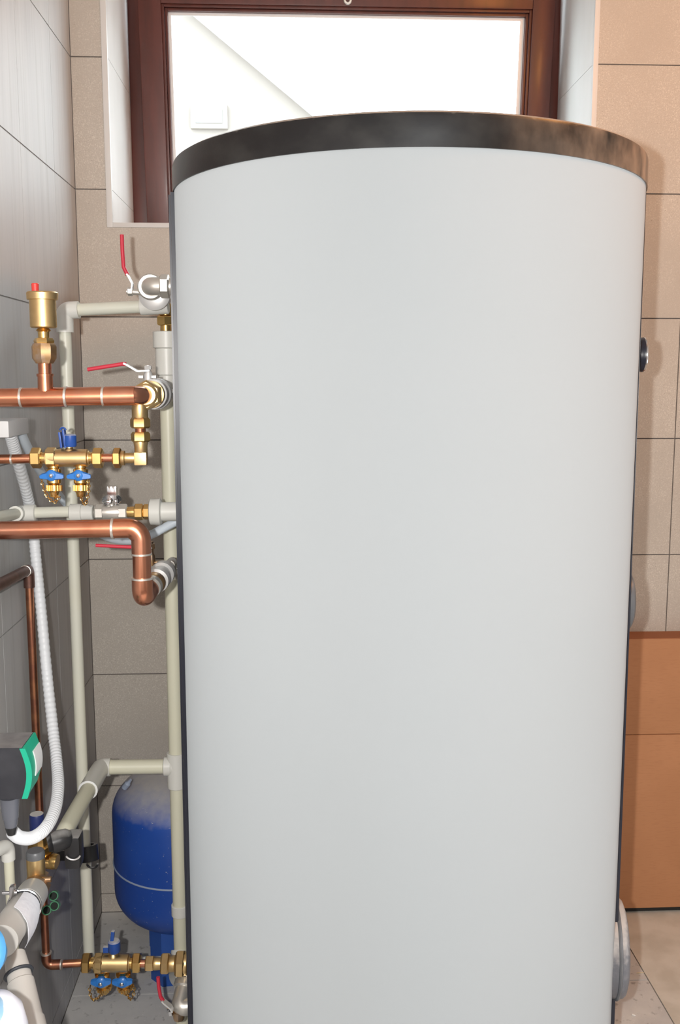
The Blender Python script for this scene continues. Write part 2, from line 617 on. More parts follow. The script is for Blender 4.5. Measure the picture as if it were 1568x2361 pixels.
# ---- white corner trim round the opening
for n, (lo, hi) in enumerate((((TRX0, YB - .002, TRZ0), (OX0 + .0005, YB + .008, OZ1 + .011)),
                              ((OX1 - .0005, YB - .002, TRZ0), (TRX1, YB + .008, OZ1 + .011)),
                              ((OX0 + .0005, YB - .002, TRZ0), (OX1 - .0005, YB + .008, OZ0 + .0005)))):
    bm = B()
    box(bm, lo, hi, 0.0015)
    tag(obj('trim_%d' % (n + 1), bm, 'white_trim', origin=lo),
        ['white corner strip along the left edge of the window recess', 'white corner strip along the right edge of the window recess',
         'white corner strip along the bottom edge of the window recess'][n], None, None, 'structure')

# ---- left wall
bm = B()
box(bm, (XL - 0.12, YR - .1, 0), (XL - 0.0018, 2.95, ZC))
wall_left = tag(obj('wall_left', bm, 'grout_left', smooth=0), 'grey glossy tiled side wall behind the pipes', None, None, 'structure')
for j in range(len(zj) - 1):
    z0, z1 = zj[j], zj[j + 1]
    ys = [2.45, 2.25, 1.98, 1.58, 1.18, 0.78, 0.38] if z0 > 1.5 else [2.45, 2.12, 1.72, 1.32, 0.92, 0.52]
    for y1, y0 in zip(ys, ys[1:]):
        tile('tile', (XL - .0045, y0 + G / 2, z0 + G), (XL, y1 - G / 2, z1 - G), 'grey_tile', wall_left)

# ---- floor
bm = B()
box(bm, (XL - .12, YR - .1, -0.12), (XR + .1, 2.95, -0.004))
floor = tag(obj('floor', bm, 'grout', smooth=0), 'dusty grey tiled floor', None, None, 'structure')
fx = [XL, -0.072, 0.378, 0.828, 1.278, 1.728, XR]
for i in range(len(fx) - 1):
    ys = [2.45, 2.095, 1.645, 1.195, 0.745, 0.295] if fx[i] < .8 else [2.45, 1.90, 1.45, 1.0, .55]
    for y1, y0 in zip(ys, ys[1:]):
        tile('tile', (fx[i] + G, y0 + G, -.006), (fx[i + 1] - G, y1 - G, 0), 'floor_tile' if fx[i] < .8 else 'floor_tile_beige', floor)

# ---- ceiling, right and rear walls (outside the frame, they close the room)
bm = B()
box(bm, (XL - .12, YR - .1, ZC), (XR + .1, 2.95, ZC + .1))
tag(obj('ceiling', bm, 'plaster', smooth=0), 'plain pale ceiling above the boiler room', None, None, 'structure')
bm = B()
box(bm, (XR, YR - .1, 0), (XR + .1, 2.4535, ZC))
tag(obj('wall_right', bm, 'plaster', smooth=0), 'plain wall far to the right of the tank', None, None, 'structure')
bm = B()
box(bm, (XL, YR - .1, 0), (XR, YR, ZC))
tag(obj('wall_rear', bm, 'plaster', smooth=0), 'plain wall behind the camera', None, None, 'structure')

# ---- window: outer frame, tilted sash, bead, pane, handle ring
win = thing('window_1', 'dark mahogany hopper window above the tank, sash tilted in', None, ((OX0 + OX1) / 2, FY, OZ0), None, 'structure')
bm = B()
FW = 0.045
for lo, hi in (((OX0, FY, OZ0), (OX0 + FW, FY + .07, OZ1)), ((OX1 - FW, FY, OZ0), (OX1, FY + .07, OZ1)),
               ((OX0 + FW, FY, OZ0), (OX1 - FW, FY + .07, OZ0 + .055)), ((OX0 + FW, FY, OZ1 - .05), (OX1 - FW, FY + .07, OZ1))):
    box(bm, lo, hi, 0.003)
obj('frame', bm, 'mahogany', win)
SX0, SX1, SZ0, SZ1 = -0.402, 0.691, 1.815, 2.472
GX0, GX1, GZ0, GZ1 = -0.329, 0.618, 1.892, 2.370
PIV = Vector((0, 2.79, SZ0))
TILT = Matrix.Rotation(radians(6.6), 3, 'X')


def tilt(bm):
    bmesh.ops.rotate(bm, verts=bm.verts, cent=PIV, matrix=TILT)
    return bm


SYF, SYB = 2.762, 2.812
bm = B()
for lo, hi in (((SX0, SYF, SZ0), (GX0 - .014, SYB, SZ1)), ((GX1 + .014, SYF, SZ0), (SX1, SYB, SZ1)),
               ((GX0 - .014, SYF, SZ0), (GX1 + .014, SYB, GZ0 - .014)), ((GX0 - .014, SYF, GZ1 + .014), (GX1 + .014, SYB, SZ1))):
    box(bm, lo, hi, 0.003)
sash = obj('sash', tilt(bm), 'mahogany', win)
for k, (ins, yf) in enumerate(((0.014, SYF + .007), (0.006, SYF + .014))):
    bm = B()
    o2 = ins - .007
    for lo, hi in (((GX0 - ins, yf, GZ0 - ins), (GX0 - o2, SYB - .004, GZ1 + ins)), ((GX1 + o2, yf, GZ0 - ins), (GX1 + ins, SYB - .004, GZ1 + ins)),
                   ((GX0 - o2, yf, GZ0 - ins), (GX1 + o2, SYB - .004, GZ0 - o2)), ((GX0 - o2, yf, GZ1 + o2), (GX1 + o2, SYB - .004, GZ1 + ins))):
        box(bm, lo, hi, 0.0018)
    obj('glazing_bead', tilt(bm), 'mahogany', win)
bm = B()
for lo, hi in (((GX1 - .012, SYF + .030, GZ0), (GX1, SYF + .034, GZ1)), ((GX0, SYF + .030, GZ0), (GX0 + .008, SYF + .034, GZ1)),
               ((GX0 + .008, SYF + .030, GZ1 - .008), (GX1 - .012, SYF + .034, GZ1))):
    box(bm, lo, hi)
obj('spacer_bar', tilt(bm), 'white_plastic', win, label='pale spacer bar at the edge of the pane')
bm = B()
box(bm, (GX0 - .004, SYF + .036, GZ0 - .004), (GX1 + .004, SYF + .040, GZ1 + .004))
obj('pane', tilt(bm), 'glass', win, label='clear glass pane')
bm = B()
hc = Vector((0.1425, SYF - .001, 2.398))
torus(bm, hc, (0, 1, 0), 0.0078, 0.0034, 24, 10)
obj('handle_ring', tilt(bm), 'nickel', win, label='small pale metal ring on the top rail')

# ================================================================== OUTSIDE
bm = B()
box(bm, (-14, 3.0, -0.3), (16, 30, -0.2))
tag(obj('ground', bm, 'yard', smooth=0), 'pale sunlit yard outside the window', None, None, 'structure')
hs = thing('house', 'pale neighbouring house with a sloping gable roof, seen through the window', 'house', (-3.0, 10.0, -0.2))
HA, HB = P(380, -30, 10.0), P(760, 290, 10.0)
bm = B()
z0 = -0.2
xs0, xs1 = -6.0, HB.x - 0.15
sl = (HA.z - HB.z) / (HB.x - HA.x)


def roof_z(x):
    return HB.z + (HB.x - x) * sl


xr0 = -3.6
q = [(xs0, z0), (xs1, z0), (xs1, roof_z(xs1) - .03), (xr0, roof_z(xr0) - .03), (xs0, roof_z(xr0) - .03 - (xr0 - xs0) * sl)]
f0 = [bm.verts.new((x, 10.0, z)) for x, z in q]
f1 = [bm.verts.new((x, 16.0, z)) for x, z in q]
bm.faces.new(f0)
bm.faces.new(f1)
for k in range(5):
    bm.faces.new((f0[k], f0[(k + 1) % 5], f1[(k + 1) % 5], f1[k]))
obj('wall', bm, 'house_wall', hs, smooth=0)
bm = B()
for (xa, za), (xb, zb) in (((xr0, roof_z(xr0)), (HB.x + .35, roof_z(HB.x + .35))),
                           ((xs0 - .4, roof_z(xr0) - (xr0 - xs0 + .4) * sl), (xr0, roof_z(xr0)))):
    v = [bm.verts.new(c) for c in ((xa, 9.85, za - .05), (xb, 9.85, zb - .05), (xb, 9.85, zb + .05), (xa, 9.85, za + .05),
                                   (xa, 16.4, za - .05), (xb, 16.4, zb - .05), (xb, 16.4, zb + .05), (xa, 16.4, za + .05))]
    for ix in ((0, 1, 2, 3), (4, 5, 6, 7), (0, 1, 5, 4), (3, 2, 6, 7), (0, 3, 7, 4), (1, 2, 6, 5)):
        bm.faces.new([v[i] for i in ix])
obj('roof', bm, 'house_roof', hs, smooth=0)
wa, wb = P(440, 243, 10.0), P(526, 300, 10.0)
bm = B()
box(bm, (wa.x, 9.94, wb.z), (wb.x, 10.01, wa.z), .01)
hw = obj('window', bm, 'house_wall', hs, smooth=0)
bm = B()
box(bm, (wa.x + .05, 9.93, wb.z + .05), (wb.x - .05, 9.95, wa.z - .05))
obj('pane', bm, 'house_win', hw, smooth=0)

# ================================================================== BUFFER TANK
TC = Vector((0.1953, 1.7497, 0))
TR = 0.400
ZT = 1.727
tank = thing('buffer_tank', 'tall white cylindrical hot water tank with dark grey lid', 'water tank', TC)


def az_dir(deg):
    return Vector((sin(radians(deg)), cos(radians(deg)), 0))


bm = B()
lathe(bm, TC, (0, 0, 1), [(0.02, TR - .012), (0.03, TR - .002), (0.04, TR), (ZT, TR)], 144)
obj('jacket', bm, 'jacket', tank, label='smooth white foam-backed jacket')
bm = B()
lathe(bm, TC, (0, 0, 1), [(0.0, TR - .03), (0.022, TR - .03)], 96)
obj('base', bm, 'strip', tank, label='dark base ring')
bm = B()
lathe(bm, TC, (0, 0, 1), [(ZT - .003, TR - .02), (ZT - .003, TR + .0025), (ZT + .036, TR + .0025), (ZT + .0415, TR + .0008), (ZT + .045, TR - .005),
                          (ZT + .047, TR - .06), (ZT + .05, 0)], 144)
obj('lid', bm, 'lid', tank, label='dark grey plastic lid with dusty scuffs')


def strip(a0, a1, out, z1, out_top=None):
    bm = B()
    n = 10
    prof = []
    for k in range(n + 1):
        u = k / n
        prof.append((a0 + (a1 - a0) * u, out))
    ring0, ring1 = [], []
    for z, ring in ((0.03, ring0), (z1, ring1)):
        for a, o in prof:
            if z == z1 and out_top is not None:
                o = out_top
            ring.append(bm.verts.new(TC + az_dir(a) * (TR + o) + Vector((0, 0, z))))
        for a, o in reversed(prof):
            ring.append(bm.verts.new(TC + az_dir(a) * (TR - .002) + Vector((0, 0, z))))
    m = len(ring0)
    for k in range(m):
        bm.faces.new((ring0[k], ring0[(k + 1) % m], ring1[(k + 1) % m], ring1[k]))
    bm.faces.new(ring0)
    bm.faces.new(ring1)
    return bm


# left closing strip: two dark ribs with a lighter channel between
ls = obj('closing_strip', strip(-97.6, -91.5, .0055, ZT - .004), 'strip_web', tank, label='dark edge strip closing the jacket on the left', smooth=25)
obj('rib', strip(-99.2, -97.6, .0062, ZT - .004), 'strip', ls, smooth=25)
obj('rib', strip(-95.4, -93.2, .0096, ZT - .004), 'strip', ls, smooth=25)
rs = obj('closing_strip', strip(103.5, 106.5, .0078, ZT - .004, .0012), 'strip', tank, label='thin dark edge strip on the right side of the jacket', smooth=25)


def side_cap(name, az, z, prof, m, label=None, seg=64):
    d = az_dir(az)
    bm = B()
    lathe(bm, TC + d * TR + Vector((0, 0, z)), d, prof, seg)
    return obj(name, bm, m, tank, label=label)


# thermometer, middle flange cover, large bottom flange cover
th = side_cap('thermometer', 96, 1.457, [(-.01, .026), (.010, .0275), (.013, .0295), (.0175, .0305)], 'strip', 'round dark thermometer with a chrome rim')
bm = B()
d = az_dir(96)
pc = TC + d * (TR + .0185) + Vector((0, 0, 1.457))
torus(bm, pc, d, 0.0285, 0.0025, 48, 10)
obj('rim', bm, 'chrome', th)
bm = B()
lathe(bm, pc, d, [(-.002, .028), (.001, .026), (.0025, .018), (.003, 0)], 48)
obj('dial', bm, 'flange_grey', th)
side_cap('flange_cover', 97, 1.018, [(-.02, .050), (.004, .0535), (.009, .0525), (.0125, .047), (.015, .036), (.016, .018), (.0165, 0)], 'flange_grey', 'domed grey flange cover halfway up the right side')
fc = side_cap('flange_cover', 100, 0.352, [(-.05, .086), (.008, .0895), (.015, .0885), (.020, .084), (.0235, .074), (.025, .05), (.026, 0)], 'flange_dusty', 'large dusty grey flange cover near the bottom right')
bm = B()
d = az_dir(100)
torus(bm, TC + d * (TR + .0055) + Vector((0, 0, .352)), d, .0895, .0035, 72, 8)
obj('rim', bm, 'flange_grey', fc)

# sockets on the left where the pipes enter (part of the tank)
PORT_DIR = az_dir(-68)


def socket(px, py, Y, r, hexr, wx):
    """nut beside the jacket: from photo point px towards the tank along +x"""
    p = P(px, py, Y)
    k = MPP(p)
    bm = B()
    hexnut(bm, p, (1, 0, 0), 0, wx * k, hexr * k)
    lathe(bm, p, (1, 0.02, 0), [(wx * k * .9, r * k), (wx * k + .10, r * k)], 20)
    return obj('socket', bm, 'nickel', tank)


socket(377, 912, 1.86, 9, 14, 24)
socket(384, 1318, 1.84, 9, 20, 24)
socket(369, 660, 1.88, 20, 27, 22)
socket(424, 2326, 1.84, 12, 16, 18)

# ================================================================== GREY PLASTIC PIPES
PIPES = 'grey plastic water pipes'


def pipe_thing(name, label, pts, r, rad, m='ppr', cat='pipe', group=None, base=None):
    t = thing(name, label, cat, base or pts[-1], group)
    bm = B()
    tube(bm, fillet(pts, rad), r, 24)
    obj('pipe', bm, m, t)
    return t


def sleeve(t, a, b, r, name='fitting', m='ppr_fit', seg=24, label=None):
    bm = B()
    a, b = Vector(a), Vector(b)
    L = (b - a).length
    lathe(bm, a, b - a, [(0, r * .93), (0.0012, r), (L - .0012, r), (L, r * .93)], seg)
    return obj(name, bm, m, t, label=label)


# pipe along the left corner: down the wall, across to the tank at its top
q0 = P(388, 704, 1.95)
q1 = P(148, 716, 1.96)
q2 = Vector((q1.x, 1.96, 0.166))
q3 = Vector((P(432, 2220, 1.96).x, 1.96, 0.166))
t = pipe_thing('corner_pipe', 'long grey plastic pipe down the left corner, turning right below window', [q0, q1, q2, q3], .0119, .012)
bm = B()
tube(bm, fillet([q1 + (q0 - q1).normalized() * .029, q1, q1 - Vector((0, 0, .042))], .012), .0168, 24)
obj('elbow', bm, 'ppr_fit', t)
d = (q0 - q1).normalized()
sleeve(t, q0 - d * .055, q0, .0165)

# upright pipe beside the tank
YP = 1.99
u0 = P(386, 772, YP)
ub = Vector((P(391, 1100, YP).x, YP, 0.0))
u0.x = ub.x
t = pipe_thing('upright_pipe', 'cream plastic pipe rising behind left edge of the white tank', [u0, ub], .0158, 0, 'ppr_cream')
zz = lambda py: P(390, py, YP).z
sleeve(t, (ub.x, YP, zz(803)), (ub.x, YP, zz(764)), .0265)
sleeve(t, (ub.x, YP, zz(865)), (ub.x, YP, zz(803)), .0225)
sleeve(t, (ub.x, YP, zz(925)), (ub.x, YP, zz(865)), .0190)
sleeve(t, (ub.x, YP, zz(1815)), (ub.x, YP, zz(1735)), .0205, 'tee')
b0 = P(378, 1767, YP)
b1 = Vector((ub.x, YP, b0.z))
sleeve(t, b0, b0 + Vector((.016, 0, 0)), .0205, 'tee')
bm = B()
lathe(bm, b0 + Vector((.016, 0, 0)), (1, 0, 0), [(0, .0205), (.022, .012)], 24)
obj('tee', bm, 'ppr_fit', t)
sleeve(t, (ub.x, YP, zz(2110)), (ub.x, YP, zz(2085)), .0190)

# branch: from the tee to the left, then an elbow towards the viewer
c1 = P(233, 1769, YP)
c2 = P(150, 1915, 1.665)
c3 = P(140, 1938, 1.645)
t = pipe_thing('branch_pipe', 'thick grey pipe branching left from the tee above the blue vessel', [b0 + Vector((-.001, 0, 0)), c1, c2, c3], .0155, .02, 'ppr_cream')
dd = (c2 - c1).normalized()
bm = B()
tube(bm, fillet([c1 + Vector((.020, 0, 0)), c1, c1 + dd * .13], .026), .0190, 24)
obj('elbow', bm, 'ppr_fit', t)
bm = B()
lathe(bm, c1 + dd * .13, dd, [(-.001, .0188), (0, .0193), (.0018, .0193), (.0025, .017)], 24)
obj('seam_ring', bm, 'white_plastic', t, label='shiny pale ring at the sleeve end')

# ================================================================== TOP BALL VALVE (red lever upright)
def lever(t, pts_metal, pts_grip, w, th, wdir, rg):
    bm = B()
    tube(bm, fillet([Vector(p) for p in pts_metal], .006, 4), 0, flat=(w, th), wdir=wdir)
    lv = obj('lever', bm, 'zinc', t, smooth=20)
    bm = B()
    g = fillet([Vector(p) for p in pts_grip], .01, 5)
    tube(bm, g, rg, 12)
    obj('grip', bm, 'red_grip', lv, label='red plastic grip')
    return lv


LV = 'red lever ball valves'
yv = 1.88
o = P(345, 660, yv)
k = MPP(o)
t = thing('ball_valve', 'nickel elbow ball valve under the window, red lever upright', 'valve', o, LV)
bm = B()
# elbow: from the back (+Y) round to the tank (+X)
tube(bm, fillet([o + Vector((0, .03, 0)), o + Vector((0, 0, 0)), o + Vector((.024, 0, 0))], .012), 21 * k, 24)
lathe(bm, o + Vector((0, .006, 0)), (0, 1, 0), [(0, 27 * k), (.004, 30.5 * k), (.012, 30.5 * k), (.016, 27 * k)], 32)
obj('elbow', bm, 'nickel', t)
bm = B()
vb = o + Vector((.003, .03, -.012))
lathe(bm, vb, (0, 1, 0), [(0, 25 * k), (.006, 37 * k), (.016, 37 * k), (.02, 31 * k), (.05, 31 * k), (.055, 25 * k)], 32)
obj('body', bm, 'zinc', t)
bm = B()
s0 = P(322, 676, 1.90)
s1 = P(292, 672, 1.90)
tube(bm, [s0 + Vector((.02, 0, 0)), s1], .0055, 12)
hexnut(bm, s1 + Vector((.012, 0, 0)), (-1, 0, 0), 0, .010, .0085)
obj('stem', bm, 'nickel', t)
lever(t, [P(304, 672, 1.90), P(306, 655, 1.90), P(297, 638, 1.90), P(293, 632, 1.90)],
      [P(294, 634, 1.90), P(285, 616, 1.90), P(282, 575, 1.90), P(281, 541, 1.90)], .016, .003, (0, 1, 0), 4.6 * k)
bm = B()
e0 = P(375, 714, YP)
e0.x = ub.x
kk = MPP(e0)
hz = zz(764) - e0.z
lathe(bm, e0, (0, 0, -1), [(-.012, 15 * kk), (0, 17 * kk), (12 * kk, 17 * kk), (14 * kk, 12 * kk), (50 * kk, 13 * kk)], 24)
hexnut(bm, e0, (0, 0, -1), 14 * kk, 36 * kk, 21 * kk)
obj('union_nut', bm, 'brass', t, label='shiny brass union below the valve')
bm = B()
tube(bm, fillet([vb + Vector((0, .05, 0)), Vector((vb.x, YP, vb.z)), Vector((ub.x, YP, vb.z)), e0], .008), .013, 16)
obj('outlet_bend', bm, 'nickel', t)

# ================================================================== AIR VENT
ya = 1.60
R_ = Run(P(96, 757, ya), P(102, 668, ya))
t = thing('air_vent', 'brass automatic air vent with red cap on the upper copper pipe', 'air vent', P(104, 893, ya))
xx = lambda py: P(101, py, ya)
base = P(103, 893, ya)
top = Vector((base.x, ya, P(99, 672, ya).z))
k = MPP(top)


def zpx(py, Y=ya, px=100):
    return P(px, py, Y).z


def vrun(bm, x, y, spec, seg=28):
    """spec: list of (py, rpx); vertical lathe"""
    z0 = spec[0][0]
    pts = []
    for py, r in spec:
        pts.append((zpx(py, y), r * MPP(Vector((x, y, zpx(py, y))))))
    lathe(bm, Vector((x, y, 0)), (0, 0, 1), [(z, r) for z, r in pts], seg)


bm = B()
vx = P(99, 715, ya).x
vrun(bm, vx, ya, [(756, 27), (754, 30), (692, 30), (691, 35), (676, 36), (673, 33), (672, 10)], 40)
obj('body', bm, 'brass_matt', t, label='cylindrical matt brass float body')
bm = B()
rx = P(81, 660, ya).x
vrun(bm, rx, ya, [(674, 8), (655, 8.5), (653, 7)], 20)
obj('cap', bm, 'red_cap', t, label='small red screw cap')
bm = B()
vx2 = P(101, 780, ya).x
vrun(bm, vx2, ya, [(757, 12), (762, 17), (765, 13), (790, 12)], 24)
vrun(bm, vx2, ya, [(792, 22), (786, 24), (780, 20), (778, 10)], 6)
obj('neck', bm, 'brass', t)
bm = B()
vx3 = P(102, 820, ya).x
vrun(bm, vx3, ya, [(838, 20), (826, 28), (800, 29), (792, 25), (790, 14)], 8)
obj('nut', bm, 'brass_old', t, label='worn brownish brass coupling')
bm = B()
vrun(bm, vx3, ya, [(866, 14.5), (838, 15)], 24)
vrun(bm, vx3, ya, [(868, 17), (868, 19), (862, 19), (861, 15)], 24)
vrun(bm, vx3, ya, [(915, 18), (868, 17)], 24)
obj('stub', bm, 'copper', t, label='copper stub soldered to the pipe')

# ================================================================== UPPER COPPER PIPE
yc = 1.60
d0 = P(-70, 918, 1.60)
d1 = P(318, 912, 1.60)
d2 = Vector((d1.x + .006, 1.66, d1.z))
t = thing('copper_pipe', 'upper horizontal copper pipe carrying the brass air vent', 'pipe', d0, 'thick copper pipes')
bm = B()
tube(bm, fillet([d0, d1, d2], .02), .0150, 32)
obj('pipe', bm, 'copper', t)
bm = B()
Rr = Run(P(52, 917, yc), P(152, 915.5, yc))
Rr.cyl(bm, [(0, 21), (.01, 22.5), (.99, 22.5), (1, 21)], 32)
obj('tee', bm, 'copper', t)
bm = B()
Rr2 = Run(P(238, 914, yc), P(312, 912.3, yc))
Rr2.cyl(bm, [(0, 21), (.01, 22.5), (1, 22.5)], 32)
obj('elbow_sleeve', bm, 'copper', t)
for px, r in ((50, 22.8), (153, 23.8), (239, 23.2)):
    bm = B()
    p = P(px, 917 - px * .016, yc)
    kk = MPP(p)
    lathe(bm, p, (1, 0, 0), [(-4 * kk, 20 * kk), (-3 * kk, r * kk), (2 * kk, r * kk), (3.5 * kk, 20 * kk)], 32)
    obj('solder_ring', bm, 'solder', t, label='silvery solder ring')

# ================================================================== MIDDLE BALL VALVE (lever to the left)
o = Vector((P(336, 911, 1.63).x, 1.63, d1.z))
k = MPP(o)
t = thing('ball_valve', 'white ball valve at end of upper copper pipe, lever pointing left', 'valve', o, LV)
bm = B()
lathe(bm, o, (0, 1, 0), [(0, 22 * k), (.003, 27 * k), (.030, 27 * k), (.032, 22 * k)], 32)
hexnut(bm, o, (0, 1, 0), .004, .026, 35 * k)
obj('union_nut', bm, 'brass_matt', t, label='large brass union nut')
bm = B()
lathe(bm, o, (0, 1, 0), [(.030, 24 * k), (.052, 24 * k)], 32)
obj('gasket', bm, 'rubber', t)
bm = B()
lathe(bm, o, (0, 1, 0), [(.050, 22 * k), (.052, 32 * k), (.062, 33 * k), (.064, 28 * k)], 32)
obj('collar', bm, 'brass_matt', t)
bm = B()
lathe(bm, o, (0, 1, 0), [(.066, 25 * k), (.070, 36 * k), (.088, 37 * k), (.092, 32 * k), (.104, 32 * k), (.110, 39 * k), (.128, 39 * k), (.134, 30 * k),
                         (.20, 22 * k)], 36)
obj('body', bm, 'zinc', t, label='pale nickel-plated body')
bm = B()
p0 = o + Vector((0, .205, 0))
tube(bm, fillet([p0 - Vector((0, .02, 0)), Vector((p0.x, 1.86, p0.z - .002)), Vector((P(380, 912, 1.86).x, 1.86, P(380, 912, 1.86).z))], .012), 12 * k, 20)
obj('elbow', bm, 'nickel', t)
ys = 1.722
bm = B()
sx = P(342, 870, ys)
zt = zpx(846, ys)
lathe(bm, Vector((sx.x, ys, 0)), (0, 0, 1), [(o.z + .02, .0075), (zpx(862, ys), .0075), (zpx(855, ys), .0045), (zpx(842, ys), .0045)], 16)
hexnut(bm, Vector((sx.x, ys, 0)), (0, 0, 1), zpx(852, ys), zpx(843, ys), .0065)
for a, b in ((320, 331), (350, 361)):
    pa = P(a, 869, ys)
    pb = P(b, 869, ys)
    box(bm, (pa.x, ys - .006, pa.z - .0025), (pb.x, ys + .006, pa.z + .0025), .001)
obj('stem', bm, 'zinc', t)
lever(t, [P(346, 854, ys), P(318, 856, ys), P(293, 841, ys), P(286, 838, ys)],
      [P(291, 840, ys), P(284, 839, ys), P(202, 852, ys)], .017, .003, (0, 1, 0), 4.6 * MPP(P(250, 850, ys)))
# short drop of brass fittings under the union nut
t = thing('brass_drop', 'upright chain of brass fittings hanging below the upper copper pipe end', 'fitting', P(325, 1073, 1.64))
yd = 1.64
fxp = P(324, 1000, yd).x
bm = B()
vrun(bm, fxp, yd, [(966, 17), (962, 18.5), (938, 18.5), (925, 17)], 28)
obj('tee_branch', bm, 'brass_matt', t)
bm = B()
vrun(bm, fxp, yd, [(988, 19), (984, 23), (968, 23), (963, 19), (958, 17)], 6)
obj('nut', bm, 'brass', t)
bm = B()
vrun(bm, fxp, yd, [(1000, 12), (986, 12.5)], 20)
obj('stub', bm, 'copper', t, label='short copper stub')
bm = B()
vrun(bm, fxp, yd, [(1020, 18), (1016, 22), (1001, 22), (996, 18)], 6)
obj('nut', bm, 'brass', t)
bm = B()
vrun(bm, fxp, yd, [(1046, 13), (1042, 15), (1030, 15), (1020, 17), (1014, 16)], 24)
kk = MPP(P(324, 1055, yd))
cc = P(325, 1057, yd)
box(bm, (cc.x - 14 * kk, yd - 14 * kk, cc.z - 15 * kk), (cc.x + 14.5 * kk, yd + 14 * kk, cc.z + 15 * kk), .0025)
obj('elbow', bm, 'brass_matt', t, label='square cast brass elbow')
bm = B()
Rr = Run(P(240, 1056, yd), P(314, 1056, yd))
Rr.cyl(bm, [(.64, 14), (.68, 12), (1, 12)])
Rr.cyl(bm, [(.52, 16), (.55, 17), (.64, 17), (.66, 13)])
obj('spigot', bm, 'brass_matt', t)
bm = B()
Rr.hex(bm, .29, .54, 23.5)
obj('nut', bm, 'brass', t)


# ================================================================== FILLING VALVES
def chain(bm, pts, k, link=3.4):
    path = smooth_path(pts, 10)
    acc, last, n = 0, path[0], 0
    for p in path[1:]:
        acc += (p - last).length
        last_d = (p - last)
        last = p
        if acc > link * 1.5 * k:
            acc = 0
            n += 1
            dd = last_d.normalized()
            a, b = frame_of(dd)
            torus(bm, p, a if n % 2 else b, link * k, 1.15 * k, 8, 5)


